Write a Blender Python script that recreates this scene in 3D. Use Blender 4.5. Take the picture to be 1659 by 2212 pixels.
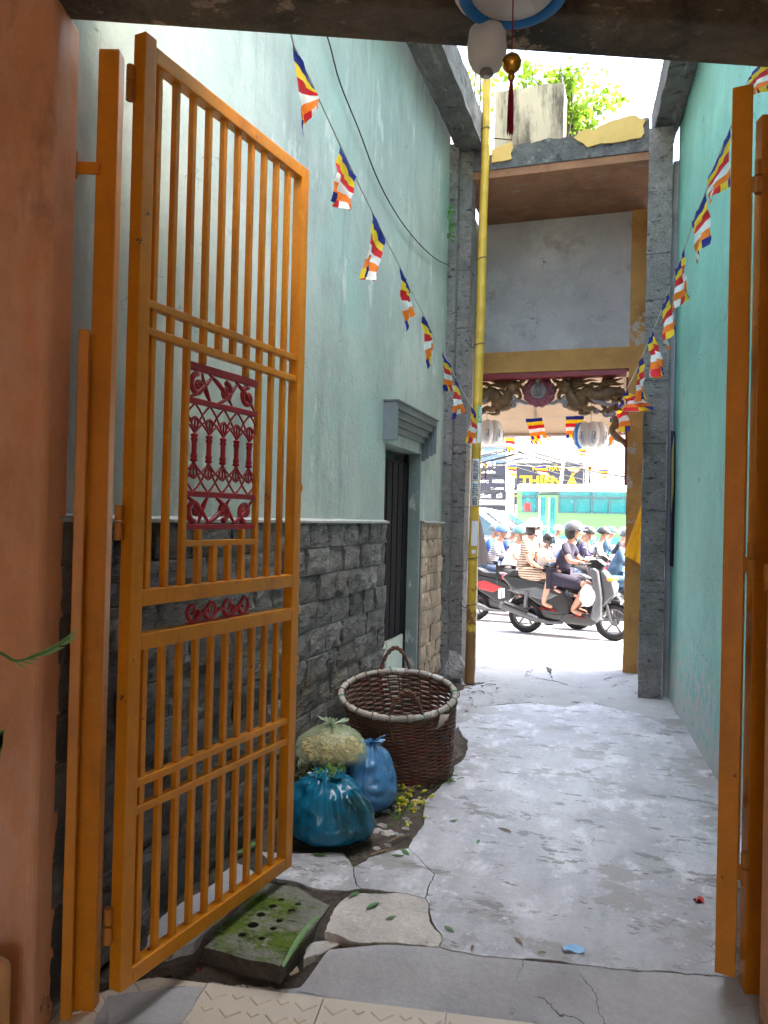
import bpy, bmesh, math, random
from math import sin, cos, pi, radians, sqrt, atan2, floor
from mathutils import Vector, Matrix, noise, geometry
V = Vector
random.seed(7)
sc = bpy.context.scene
for o in list(bpy.data.objects): bpy.data.objects.remove(o)
COL = sc.collection

# ------------------------------------------------------------ camera, world, sun, exposure
YAW, PITCH, ROLL, FPX = radians(18.2), radians(0.47), 0.024, 1640.0
IW, IH = 1659.0, 2212.0
EYE = V((0, 0, 1.5))
_f0 = V((-sin(YAW), cos(YAW), 0)); _r0 = V((cos(YAW), sin(YAW), 0)); _u0 = V((0, 0, 1))
CF = _f0*cos(PITCH)+_u0*sin(PITCH); _u1 = _u0*cos(PITCH)-_f0*sin(PITCH)
CR = _r0*cos(ROLL)+_u1*sin(ROLL); CU = _u1*cos(ROLL)-_r0*sin(ROLL)
cam_d = bpy.data.cameras.new('camera'); cam = bpy.data.objects.new('camera', cam_d); COL.objects.link(cam)
cam.matrix_world = Matrix(((CR.x, CU.x, -CF.x, EYE.x), (CR.y, CU.y, -CF.y, EYE.y), (CR.z, CU.z, -CF.z, EYE.z), (0, 0, 0, 1)))
cam_d.sensor_fit = 'VERTICAL'; cam_d.sensor_height = 24; cam_d.lens = 24*FPX/IH
cam_d.clip_start = 0.05; cam_d.clip_end = 2000
sc.camera = cam

SUN_EL, SUN_AZ = radians(56), radians(2)       # azimuth measured from +X towards +Y
w = bpy.data.worlds.new('World'); sc.world = w; w.use_nodes = True
nt = w.node_tree; nt.nodes.clear()
sky = nt.nodes.new('ShaderNodeTexSky'); sky.sky_type = 'NISHITA'; sky.sun_disc = False
sky.sun_elevation = SUN_EL; sky.sun_rotation = radians(90)-SUN_AZ
sky.air_density = 1.0; sky.dust_density = 8.0; sky.ozone_density = 1.0
bg = nt.nodes.new('ShaderNodeBackground'); bg.inputs[1].default_value = 0.15
wo = nt.nodes.new('ShaderNodeOutputWorld')
nt.links.new(sky.outputs[0], bg.inputs[0]); nt.links.new(bg.outputs[0], wo.inputs[0])
sd = bpy.data.lights.new('sun', 'SUN'); sd.energy = 2.3; sd.angle = radians(0.6); sd.color = (1, .95, .87)
sun = bpy.data.objects.new('sun', sd); COL.objects.link(sun); sun.location = (0, 0, 20)
_sd = V((cos(SUN_EL)*cos(SUN_AZ), cos(SUN_EL)*sin(SUN_AZ), sin(SUN_EL)))
sun.rotation_euler = _sd.to_track_quat('Z', 'Y').to_euler()
sc.view_settings.view_transform = 'Standard'; sc.view_settings.look = 'None'
sc.view_settings.gamma = 1; sc.view_settings.use_curve_mapping = False
sc.view_settings.exposure = 3.7
sc.render.engine = 'CYCLES'
sc.cycles.max_bounces = 10; sc.cycles.diffuse_bounces = 6; sc.cycles.transparent_max_bounces = 12

# ------------------------------------------------------------ surveying: photograph pixel -> point of the place
def ray(px, py): return (CF + CR*((px-IW/2)/FPX) - CU*((py-IH/2)/FPX))
def PZ(px, py, z): d = ray(px, py); return EYE + d*((z-EYE.z)/d.z)          # on the level plane z
def PY(px, py, y): d = ray(px, py); return EYE + d*(y/d.y)                    # on the cross plane y
def PX(px, py, x): d = ray(px, py); return EYE + d*(x/d.x)                    # on the long plane x
def PD(px, py, dep): d = ray(px, py); return EYE + d*(dep/d.dot(CF))          # at a distance along the view
def PL(px, py, a, b):                                                         # on the upright plane through a and b
    n = V((b[1]-a[1], a[0]-b[0], 0)); d = ray(px, py)
    return EYE + d*((V(a)-EYE).dot(n)/d.dot(n))
def H(X, Z, z=0.0): return V((_r0.x*X+_f0.x*Z, _r0.y*X+_f0.y*Z, z))           # the hall's own axes (turned 18 degrees)

# ------------------------------------------------------------ materials
MATS = {}
def _n(nt, t, **k):
    n = nt.nodes.new(t)
    for a, b in k.items(): setattr(n, a, b)
    return n
def mat(name, col, var=.12, scale=6.0, rough=.7, bump=.25, bscale=40.0, spots=(), metal=0.0, stretch=(1, 1, 1), rnd=0.0,
        trans=0.0, alpha=1.0, spec=.5, bdist=.004, emit=None, coat=0.0, detail=8, wear=None, cracks=None, ridged=False, fine=0.0):
    """base colour x noise, plus stain layers (colour, scale, lo, hi, stretch) with a shape of their own"""
    m = bpy.data.materials.new(name); m.use_nodes = True; t = m.node_tree; L = t.links
    b = t.nodes['Principled BSDF']; out = t.nodes['Material Output']
    geo = _n(t, 'ShaderNodeNewGeometry')
    mp = _n(t, 'ShaderNodeMapping'); mp.inputs['Scale'].default_value = stretch
    L.new(geo.outputs['Position'], mp.inputs['Vector'])
    cur = None
    nz = _n(t, 'ShaderNodeTexNoise'); nz.inputs['Scale'].default_value = scale; nz.inputs['Detail'].default_value = detail; nz.inputs['Roughness'].default_value = .65
    L.new(mp.outputs[0], nz.inputs['Vector'])
    rp = _n(t, 'ShaderNodeValToRGB'); e = rp.color_ramp.elements
    e[0].position = .28; e[1].position = .72
    e[0].color = tuple(max(0, c*(1-var)) for c in col)+(1,); e[1].color = tuple(min(1, c*(1+var)) for c in col)+(1,)
    L.new(nz.outputs['Fac'], rp.inputs[0]); cur = rp.outputs[0]
    if rnd:
        oi = _n(t, 'ShaderNodeObjectInfo'); mr = _n(t, 'ShaderNodeMapRange'); mr.inputs['To Min'].default_value = 1-rnd; mr.inputs['To Max'].default_value = 1+rnd
        L.new(oi.outputs['Random'], mr.inputs['Value'])
        mx = _n(t, 'ShaderNodeMix', data_type='RGBA', blend_type='MULTIPLY'); mx.inputs['Factor'].default_value = 1
        L.new(cur, mx.inputs['A']); L.new(mr.outputs[0], mx.inputs['B']); cur = mx.outputs['Result']
    for i, s in enumerate(spots):
        c, scl, lo, hi = s[:4]; st = s[4] if len(s) > 4 else (1, 1, 1)
        mp2 = _n(t, 'ShaderNodeMapping'); mp2.inputs['Scale'].default_value = st; mp2.inputs['Location'].default_value = (i*7.3+len(name), i*3.1, i*1.7)
        L.new(geo.outputs['Position'], mp2.inputs['Vector'])
        n2 = _n(t, 'ShaderNodeTexNoise'); n2.inputs['Scale'].default_value = scl; n2.inputs['Detail'].default_value = 10; n2.inputs['Roughness'].default_value = .7
        L.new(mp2.outputs[0], n2.inputs['Vector'])
        r2 = _n(t, 'ShaderNodeMapRange'); r2.inputs['From Min'].default_value = lo; r2.inputs['From Max'].default_value = hi
        L.new(n2.outputs['Fac'], r2.inputs['Value'])
        mx = _n(t, 'ShaderNodeMix', data_type='RGBA'); L.new(r2.outputs[0], mx.inputs['Factor'])
        L.new(cur, mx.inputs['A']); mx.inputs['B'].default_value = tuple(c)+(1,); cur = mx.outputs['Result']
    if fine:                                    # grain: strong small-scale speckle
        n5 = _n(t, 'ShaderNodeTexNoise'); n5.inputs['Scale'].default_value = 55; n5.inputs['Detail'].default_value = 6; n5.inputs['Roughness'].default_value = .8; L.new(mp.outputs[0], n5.inputs['Vector'])
        r5 = _n(t, 'ShaderNodeMapRange'); r5.inputs['From Min'].default_value = .3; r5.inputs['From Max'].default_value = .7; r5.inputs['To Min'].default_value = 1-fine; r5.inputs['To Max'].default_value = 1+fine; L.new(n5.outputs['Fac'], r5.inputs['Value'])
        mx = _n(t, 'ShaderNodeMix', data_type='RGBA', blend_type='MULTIPLY'); mx.inputs['Factor'].default_value = 1; L.new(cur, mx.inputs['A']); L.new(r5.outputs[0], mx.inputs['B']); cur = mx.outputs['Result']
    if cracks:                                  # hairline cracks: (scale, width, colour, mask lo, mask hi)
        scl, wd, c, lo, hi = cracks
        nd = _n(t, 'ShaderNodeTexNoise'); nd.inputs['Scale'].default_value = scl*2.2; nd.inputs['Detail'].default_value = 6; L.new(geo.outputs['Position'], nd.inputs['Vector'])
        mv = _n(t, 'ShaderNodeMix', data_type='RGBA', blend_type='ADD'); mv.inputs['Factor'].default_value = .9/scl; L.new(geo.outputs['Position'], mv.inputs['A']); L.new(nd.outputs['Color'], mv.inputs['B'])
        vo = _n(t, 'ShaderNodeTexVoronoi', feature='DISTANCE_TO_EDGE'); vo.inputs['Scale'].default_value = scl; L.new(mv.outputs['Result'], vo.inputs['Vector'])
        c1 = _n(t, 'ShaderNodeMapRange'); c1.inputs['From Min'].default_value = wd; c1.inputs['From Max'].default_value = wd*.3; L.new(vo.outputs['Distance'], c1.inputs['Value'])
        nm = _n(t, 'ShaderNodeTexNoise'); nm.inputs['Scale'].default_value = scl*.9; nm.inputs['Detail'].default_value = 3; L.new(geo.outputs['Position'], nm.inputs['Vector'])
        c2 = _n(t, 'ShaderNodeMapRange'); c2.inputs['From Min'].default_value = lo; c2.inputs['From Max'].default_value = hi; L.new(nm.outputs['Fac'], c2.inputs['Value'])
        cm = _n(t, 'ShaderNodeMath', operation='MULTIPLY'); L.new(c1.outputs[0], cm.inputs[0]); L.new(c2.outputs[0], cm.inputs[1])
        mx = _n(t, 'ShaderNodeMix', data_type='RGBA'); L.new(cm.outputs[0], mx.inputs['Factor']); L.new(cur, mx.inputs['A']); mx.inputs['B'].default_value = tuple(c)+(1,); cur = mx.outputs['Result']
    if wear:                                    # peeled band with a ragged edge: (colour, height, softness, noise scale)
        c, z0, wd, scl = wear
        sx = _n(t, 'ShaderNodeSeparateXYZ'); L.new(geo.outputs['Position'], sx.inputs[0])
        n4 = _n(t, 'ShaderNodeTexNoise'); n4.inputs['Scale'].default_value = scl; n4.inputs['Detail'].default_value = 10; n4.inputs['Roughness'].default_value = .75; L.new(geo.outputs['Position'], n4.inputs['Vector'])
        m1 = _n(t, 'ShaderNodeMath', operation='MULTIPLY_ADD'); m1.inputs[1].default_value = -1/wd; m1.inputs[2].default_value = z0/wd; L.new(sx.outputs[2], m1.inputs[0])
        m2 = _n(t, 'ShaderNodeMath', operation='MULTIPLY_ADD'); m2.inputs[1].default_value = 9.0; L.new(n4.outputs['Fac'], m2.inputs[0]); L.new(m1.outputs[0], m2.inputs[2])
        m3 = _n(t, 'ShaderNodeMapRange'); m3.inputs['From Min'].default_value = 4.4; m3.inputs['From Max'].default_value = 4.9; L.new(m2.outputs[0], m3.inputs['Value'])
        mx = _n(t, 'ShaderNodeMix', data_type='RGBA'); L.new(m3.outputs[0], mx.inputs['Factor']); L.new(cur, mx.inputs['A']); mx.inputs['B'].default_value = tuple(c)+(1,); cur = mx.outputs['Result']
    L.new(cur, b.inputs['Base Color'])
    b.inputs['Roughness'].default_value = rough; b.inputs['Metallic'].default_value = metal
    b.inputs['Specular IOR Level'].default_value = spec; b.inputs['Coat Weight'].default_value = coat
    if bump:
        n3 = _n(t, 'ShaderNodeTexNoise'); n3.inputs['Scale'].default_value = bscale; n3.noise_type = 'RIDGED_MULTIFRACTAL' if ridged else 'FBM'; n3.inputs['Detail'].default_value = 8; n3.inputs['Roughness'].default_value = .7
        L.new(mp.outputs[0], n3.inputs['Vector'])
        bp = _n(t, 'ShaderNodeBump'); bp.inputs['Strength'].default_value = bump; bp.inputs['Distance'].default_value = bdist
        L.new(n3.outputs['Fac'], bp.inputs['Height']); L.new(bp.outputs[0], b.inputs['Normal'])
    sh = b.outputs[0]
    if trans:
        tr = _n(t, 'ShaderNodeBsdfTranslucent'); L.new(cur, tr.inputs[0])
        ms = _n(t, 'ShaderNodeMixShader'); ms.inputs[0].default_value = trans
        L.new(sh, ms.inputs[1]); L.new(tr.outputs[0], ms.inputs[2]); sh = ms.outputs[0]
    if alpha < 1:
        tp = _n(t, 'ShaderNodeBsdfTransparent'); ms = _n(t, 'ShaderNodeMixShader'); ms.inputs[0].default_value = alpha
        L.new(tp.outputs[0], ms.inputs[1]); L.new(sh, ms.inputs[2]); sh = ms.outputs[0]
    L.new(sh, out.inputs['Surface'])
    MATS[name] = m; return m
def W_(*c): return tuple(c)

# ------------------------------------------------------------ mesh building
FR = {}                                     # frame of a thing (its parts share it)
class G:
    def __init__(s): s.v = []; s.f = []
    def add(s, vs, fs):
        n = len(s.v); s.v += [V(v) for v in vs]; s.f += [tuple(i+n for i in f) for f in fs]; return s
    def box(s, c, d, R=None, taper=1.0):
        c = V(c); hx, hy, hz = d[0]/2, d[1]/2, d[2]/2; vs = []
        for z in (-1, 1):
            k = taper if z > 0 else 1.0
            for x, y in ((-1, -1), (1, -1), (1, 1), (-1, 1)):
                p = V((x*hx*k, y*hy*k, z*hz)); p = R @ p if R else p; vs.append(c+p)
        return s.add(vs, [(3, 2, 1, 0), (4, 5, 6, 7), (0, 1, 5, 4), (1, 2, 6, 5), (2, 3, 7, 6), (3, 0, 4, 7)])
    def bb(s, a, b):                         # box from corner to corner
        a = V(a); b = V(b); return s.box((a+b)/2, [abs(b[i]-a[i]) for i in range(3)])
    def bar(s, p, q, w, h, up=(0, 0, 1)):    # rectangular bar p->q, w across, h along up
        p = V(p); q = V(q); d = (q-p).normalized(); u = V(up); x = d.cross(u)
        if x.length < 1e-5: x = d.cross(V((1, 0, 0)))
        x.normalize(); u = x.cross(d).normalized(); vs = []
        for e in (p, q):
            for a, b in ((-1, -1), (1, -1), (1, 1), (-1, 1)): vs.append(e+x*(a*w/2)+u*(b*h/2))
        return s.add(vs, [(0, 1, 2, 3), (7, 6, 5, 4), (0, 4, 5, 1), (1, 5, 6, 2), (2, 6, 7, 3), (3, 7, 4, 0)])
    def tube(s, pts, r, n=8, closed=False, cap=True, flat=1.0, up=None):
        pts = [V(p) for p in pts]; m = len(pts); rs = r if isinstance(r, (list, tuple)) else [r]*m
        vs = []; prev = None
        for i, p in enumerate(pts):
            a = pts[(i-1) % m] if (closed or i > 0) else p; b = pts[(i+1) % m] if (closed or i < m-1) else p
            d = (b-a)
            if d.length < 1e-9: d = V((0, 0, 1))
            d.normalize()
            if up is not None: x = d.cross(V(up))
            elif prev is None: x = d.cross(V((0, 0, 1)) if abs(d.z) < .9 else V((1, 0, 0)))
            else: x = prev-d*prev.dot(d)
            if x.length < 1e-6: x = d.cross(V((0, 1, 0))) if abs(d.y) < .9 else d.cross(V((1, 0, 0)))
            x.normalize(); prev = x; y = d.cross(x)
            for k in range(n): t = 2*pi*k/n; vs.append(p+(x*cos(t)+y*sin(t)*flat)*rs[i])
        fs = []
        for i in range(m if closed else m-1):
            j = (i+1) % m
            for k in range(n): l = (k+1) % n; fs.append((i*n+k, i*n+l, j*n+l, j*n+k))
        if cap and not closed: fs += [tuple(range(n-1, -1, -1)), tuple(range((m-1)*n, m*n))]
        return s.add(vs, fs)
    def lathe(s, prof, c=(0, 0, 0), n=24, axis=None, fn=None, cap=True):
        c = V(c); R = axis.to_track_quat('Z', 'Y').to_matrix() if axis is not None else Matrix.Identity(3); vs = []
        for r, z in prof:
            for k in range(n):
                t = 2*pi*k/n; rr = r*(fn(t, z) if fn else 1); vs.append(c+R @ V((rr*cos(t), rr*sin(t), z)))
        m = len(prof); fs = [(i*n+k, i*n+(k+1) % n, (i+1)*n+(k+1) % n, (i+1)*n+k) for i in range(m-1) for k in range(n)]
        if cap and prof[0][0] > 1e-6: fs.append(tuple(range(n-1, -1, -1)))
        if cap and prof[-1][0] > 1e-6: fs.append(tuple(range((m-1)*n, m*n)))
        return s.add(vs, fs)
    def prism(s, poly, fn, t0, t1):          # polygon (2-d) pushed from t0 to t1 by fn(a, b, t)
        n = len(poly); vs = [fn(a, b, t0) for a, b in poly]+[fn(a, b, t1) for a, b in poly]
        tri = geometry.tessellate_polygon([[V((a, b, 0)) for a, b in poly]])
        fs = [t for t in tri]+[tuple(i+n for i in reversed(t)) for t in tri]+[(i, (i+1) % n, (i+1) % n+n, i+n) for i in range(n)]
        return s.add(vs, fs)
    def grid(s, fn, nu, nv):
        vs = [fn(i/nu, j/nv) for j in range(nv+1) for i in range(nu+1)]
        return s.add(vs, [(j*(nu+1)+i, j*(nu+1)+i+1, (j+1)*(nu+1)+i+1, (j+1)*(nu+1)+i) for j in range(nv) for i in range(nu)])
    def blob(s, c, r, nu=16, nv=10, fn=None, R=None):
        c = V(c); vs = []; r = V(r) if not isinstance(r, (int, float)) else V((r, r, r))
        for j in range(nv+1):
            ph = pi*j/nv
            for i in range(nu):
                th = 2*pi*i/nu; d = V((sin(ph)*cos(th), sin(ph)*sin(th), cos(ph))); k = fn(d) if fn else 1
                p = V((d.x*r.x, d.y*r.y, d.z*r.z))*k; vs.append(c+(R @ p if R else p))
        return s.add(vs, [(j*nu+i, (j+1)*nu+i, (j+1)*nu+(i+1) % nu, j*nu+(i+1) % nu) for j in range(nv) for i in range(nu)])

def props(o, label=None, cat=None, group=None, kind=None):
    if label: o['label'] = label
    if cat: o['category'] = cat
    if group: o['group'] = group
    if kind: o['kind'] = kind
    return o
def root(name, loc, label, cat, group=None, rz=0.0, kind=None):
    o = bpy.data.objects.new(name, None); COL.objects.link(o); o.location = loc; o.rotation_euler = (0, 0, rz)
    o.empty_display_size = .1; FR[o] = Matrix.Translation(V(loc)) @ Matrix.Rotation(rz, 4, 'Z')
    return props(o, label, cat, group, kind)
def build(g, name, m, parent=None, smooth=False, bevel=0.0, label=None, cat=None, group=None, kind=None, local=False, sub=0, seg=2, weld=False):
    me = bpy.data.meshes.new(name); vs = g.v; base = V((0, 0, 0))
    if parent is not None:
        if not local: I = FR[parent].inverted(); vs = [I @ v for v in vs]
    elif not local:
        xs = [v.x for v in vs]; ys = [v.y for v in vs]; zs = [v.z for v in vs]
        base = V(((min(xs)+max(xs))/2, (min(ys)+max(ys))/2, min(zs))); vs = [v-base for v in vs]
    me.from_pydata([tuple(v) for v in vs], [], g.f)
    bm = bmesh.new(); bm.from_mesh(me)
    if weld: bmesh.ops.remove_doubles(bm, verts=bm.verts, dist=1e-5)
    bmesh.ops.recalc_face_normals(bm, faces=bm.faces); bm.to_mesh(me); bm.free()
    me.materials.append(m if not isinstance(m, str) else MATS[m])
    if smooth:
        for p in me.polygons: p.use_smooth = True
    o = bpy.data.objects.new(name, me); COL.objects.link(o); o.location = base
    if parent is not None: o.parent = parent; FR[o] = FR[parent]
    else: FR[o] = Matrix.Translation(base)
    if bevel:
        b = o.modifiers.new('bevel', 'BEVEL'); b.width = bevel; b.segments = seg; b.limit_method = 'ANGLE'; b.angle_limit = radians(40); b.harden_normals = False
    if sub:
        b = o.modifiers.new('sub', 'SUBSURF'); b.levels = sub; b.render_levels = sub
    return props(o, label, cat, group, kind)
def copy_tree(o, parent=None):
    c = o.copy(); COL.objects.link(c)
    if parent is not None: c.parent = parent
    for ch in list(o.children): copy_tree(ch, c)
    return c
def fnz(p, s=1.0): return noise.noise(V(p)*s)
def crv(pts, n=8):                            # smooth curve through points (Catmull-Rom)
    pts = [V(p) for p in pts]; P = [pts[0]*2-pts[1]]+pts+[pts[-1]*2-pts[-2]]; out = []
    for i in range(1, len(P)-2):
        for k in range(n):
            t = k/n; a, b, c, d = P[i-1], P[i], P[i+1], P[i+2]
            out.append(.5*((2*b)+(c-a)*t+(2*a-5*b+4*c-d)*t*t+(3*b-a-3*c+d)*t**3))
    return out+[pts[-1]]
def lerp_list(v, n):
    out = []
    for i in range(n):
        t = i/(n-1)*(len(v)-1); k = min(int(t), len(v)-2); out.append(v[k]+(v[k+1]-v[k])*(t-k))
    return out
def text(s, size, origin, xdir, ydir, m, parent, name='lettering', ext=.002, align='LEFT', bold=0.0, width=None):
    cu = bpy.data.curves.new(name, 'FONT'); cu.body = s; cu.size = size; cu.extrude = ext; cu.align_x = align; cu.resolution_u = 2; cu.offset = bold*size
    t = bpy.data.objects.new(name, cu); COL.objects.link(t); me = bpy.data.meshes.new_from_object(t)
    bpy.data.objects.remove(t); x = V(xdir).normalized(); y = V(ydir).normalized(); z = x.cross(y)
    if width and len(me.vertices):
        xs = [v.co.x for v in me.vertices]; k = width/(max(xs)-min(xs))
        for v in me.vertices: v.co.x *= k
    Mx = Matrix(((x.x, y.x, z.x, origin[0]), (x.y, y.y, z.y, origin[1]), (x.z, y.z, z.z, origin[2]), (0, 0, 0, 1)))
    me.transform(FR[parent].inverted() @ Mx); me.name = name
    me.materials.clear(); me.materials.append(MATS[m]); o = bpy.data.objects.new(name, me); COL.objects.link(o); o.parent = parent; FR[o] = FR[parent]
    return o
# ------------------------------------------------------------ palette
mat('teal_pale', (.325, .395, .37), var=.14, scale=1.6, rough=.75, bump=.45, bscale=18, bdist=.012, fine=.07, cracks=(3.2, .010, (.20, .24, .23), .56, .64), spots=[((.42, .485, .455), 1.1, .48, .62, (1, 1, .6)), ((.25, .29, .28), 2.2, .53, .68, (1, 1, .35)), ((.20, .21, .20), 9, .68, .76), ((.30, .46, .42), .9, .52, .7), ((.50, .55, .53), 5, .58, .66, (1, 1, .4)), ((.25, .29, .285), 3.2, .58, .68, (1, 1, .15))])
mat('teal_right', (.20, .50, .44), var=.14, scale=2.0, rough=.7, bump=.5, bscale=20, bdist=.012, fine=.10, cracks=(2.6, .010, (.10, .17, .15), .54, .60), wear=((.44, .48, .46), .42, .45, 11), spots=[((.27, .64, .56), 1.5, .50, .75), ((.42, .54, .50), 6, .64, .72), ((.09, .12, .11), 14, .69, .74), ((.12, .40, .36), 1.3, .52, .75, (1, 1, .3)), ((.60, .66, .63), 11, .67, .71)])
mat('orange_paint', (.59, .215, .005), var=.14, scale=7, rough=.36, bump=.35, bscale=60, fine=.08, spots=[((.42, .135, .006), 4, .54, .68, (1, 1, .25)), ((.62, .28, .015), 13, .58, .7), ((.09, .045, .03), 16, .655, .68), ((.60, .46, .28), 34, .69, .72)])
mat('pillar_paint', (.62, .29, .15), var=.15, scale=3, rough=.6, bump=.5, bscale=18, bdist=.01, fine=.06, wear=((.15, .10, .07), -.02, .22, 6), spots=[((.72, .45, .34), 2.0, .5, .7, (1, 1, .3)), ((.34, .15, .08), 3, .60, .72, (1, 1, .4)), ((.12, .08, .05), 22, .70, .76)])
mat('pillar_base', (.50, .22, .07), var=.2, scale=4, rough=.65, bump=.4, bscale=24, spots=[((.16, .12, .09), 3, .5, .7)])
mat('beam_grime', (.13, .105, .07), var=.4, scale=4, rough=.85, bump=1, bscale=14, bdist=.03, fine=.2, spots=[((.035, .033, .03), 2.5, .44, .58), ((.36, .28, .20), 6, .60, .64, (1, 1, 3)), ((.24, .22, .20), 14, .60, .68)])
mat('hall_plaster', (.55, .45, .34), var=.1)
mat('stone', (.135, .13, .125), var=.45, scale=9, rough=.7, bump=1.0, bscale=18, bdist=.05, rnd=.45, stretch=(1, 1, 2.2), fine=.25, spots=[((.20, .155, .105), 2.6, .54, .68), ((.085, .09, .105), 2.2, .55, .68), ((.28, .28, .29), 16, .66, .76, (1, 1, 2)), ((.05, .05, .06), 12, .6, .72)])
mat('mortar', (.13, .13, .13), var=.3, scale=20, rough=.95, bump=.6)
mat('mortar_pale', (.32, .33, .325), var=.2, scale=20, rough=.9, bump=.6)
mat('concrete_floor', (.38, .38, .395), var=.22, scale=3.2, rough=.42, bump=.7, bscale=20, bdist=.012, fine=.10, cracks=(1.1, .004, (.10, .09, .085), .55, .60), spots=[((.52, .52, .54), 1.3, .46, .60, (1.6, .5, 1)), ((.66, .66, .68), 3.6, .53, .64, (1.3, .8, 1)), ((.32, .305, .29), 1.7, .54, .575, (1.1, 1.5, 1)), ((.22, .205, .19), 5, .575, .60, (1, 1.9, 1)), ((.68, .68, .69), 16, .59, .68), ((.22, .21, .20), 26, .63, .66, (1, 1.8, 1)), ((.10, .09, .085), 34, .70, .74)])
mat('concrete_light', (.60, .56, .51), var=.2, scale=5, rough=.9, bump=.8, bscale=40, bdist=.02, fine=.15, spots=[((.36, .31, .27), 4, .55, .7), ((.15, .14, .13), 40, .70, .76)])
mat('concrete_apron', (.41, .41, .42), var=.25, scale=3, rough=.75, bump=.7, bscale=22, bdist=.012, fine=.10, cracks=(1.6, .006, (.09, .085, .08), .54, .58), spots=[((.45, .45, .47), 3, .55, .75), ((.14, .13, .12), 5, .62, .75), ((.55, .53, .48), 60, .73, .76)])
mat('mossy_slab', (.25, .25, .21), var=.3, scale=8, rough=.95, bump=1, bscale=45, bdist=.02, fine=.2, spots=[((.12, .19, .012), 4.2, .46, .56), ((.05, .09, .012), 11, .54, .62), ((.30, .29, .25), 7, .57, .64), ((.36, .35, .31), 9, .65, .75)])
mat('soil', (.12, .095, .075), var=.4, scale=12, rough=1, bump=1, bscale=40, bdist=.04, fine=.3, spots=[((.30, .27, .24), 30, .64, .7)])
mat('pavement', (.47, .47, .46), var=.15, scale=3, rough=.85, bump=.7, bscale=25, bdist=.012, cracks=(1.4, .008, (.08, .075, .07), .50, .55), spots=[((.26, .25, .24), 4, .58, .66), ((.68, .68, .67), 6, .6, .75)])
mat('asphalt', (.27, .27, .27), var=.15, scale=2, rough=.9, bump=.4, bscale=60, spots=[((.36, .35, .34), 2, .5, .7)])
mat('tile', (.60, .53, .43), var=.07, scale=5, rough=.4, bump=.1, bscale=60, spots=[((.45, .38, .30), 6, .6, .8)])
mat('grout', (.10, .09, .08))
mat('grey_render', (.27, .257, .243), var=.3, scale=8, rough=.95, bump=1, bscale=26, bdist=.06, fine=.25, spots=[((.40, .385, .37), 3, .5, .75), ((.07, .067, .064), 12, .575, .62, (1, 1, 2.2)), ((.42, .40, .38), 9, .56, .68), ((.05, .05, .05), 40, .62, .67), ((.16, .15, .14), 2, .55, .75, (1, 1, .4))])
mat('dark_render', (.14, .14, .14), var=.35, scale=6, rough=.95, bump=1, bscale=24, bdist=.04, fine=.2, spots=[((.30, .30, .295), 4, .54, .66, (3, .5, 3)), ((.035, .035, .035), 7, .55, .64)])
mat('grey_panel', (.37, .365, .36), var=.16, scale=2, rough=.9, bump=.6, bscale=18, bdist=.012, fine=.08, cracks=(2, .008, (.18, .17, .16), .62, .68), spots=[((.50, .49, .47), 1.5, .5, .68), ((.24, .22, .18), 2.4, .56, .70), ((.08, .08, .08), 20, .66, .70)])
mat('ochre', (.40, .22, .055), var=.14, scale=4, rough=.75, bump=.4, bscale=30, spots=[((.28, .13, .035), 3, .5, .66), ((.38, .35, .31), 2.0, .59, .605), ((.12, .09, .05), 18, .64, .69)])
mat('ochre_peeling', (.62, .42, .13), var=.14, scale=4, rough=.8, bump=.6, bscale=24, spots=[((.12, .11, .11), 9, .64, .70), ((.30, .29, .27), 14, .63, .7)])
mat('soffit_brown', (.27, .13, .065), var=.25, scale=2.5, rough=.8, bump=.5, bscale=18, bdist=.01, spots=[((.26, .26, .25), 5, .58, .68, (1, 3, 1)), ((.17, .075, .035), 2, .5, .65), ((.09, .06, .04), 9, .62, .7)])
mat('maroon', (.20, .015, .02), var=.2, rough=.5)
mat('pier_stain', (.50, .43, .31), var=.12, scale=3, rough=.9, bump=.5, bscale=25, spots=[((.12, .10, .075), 4.5, .46, .60, (1, 1, .2)), ((.42, .38, .30), 7, .55, .7)])
mat('steel', (.35, .35, .36), rough=.4, metal=.9, var=.1)
mat('rust', (.10, .055, .035), rough=.9, var=.3)
mat('door_wood', (.010, .009, .011), var=.3, scale=8, rough=.8, spec=.1, stretch=(3, 3, .3))
mat('cream_board', (.72, .68, .55), var=.06, rough=.6)
mat('jamb', (.20, .25, .23), var=.15, scale=4, rough=.85, bump=.6, bscale=26, spots=[((.50, .50, .49), 9, .56, .62, (1, 1, .6)), ((.06, .07, .07), 6, .6, .72)])
mat('moulding', (.15, .18, .185), var=.18, scale=6, rough=.7, bump=.3)
mat('black_cable', (.012, .012, .012), rough=.5, bump=0)
mat('sunny_stone', (.46, .34, .24), var=.3, scale=9, rough=.8, bump=1, bscale=22, bdist=.02, rnd=.2, stretch=(1, 1, .5), spots=[((.20, .15, .11), 9, .6, .7, (1, 1, .3))])  # cladding past the door: warm sunlight painted into the stone colour

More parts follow.
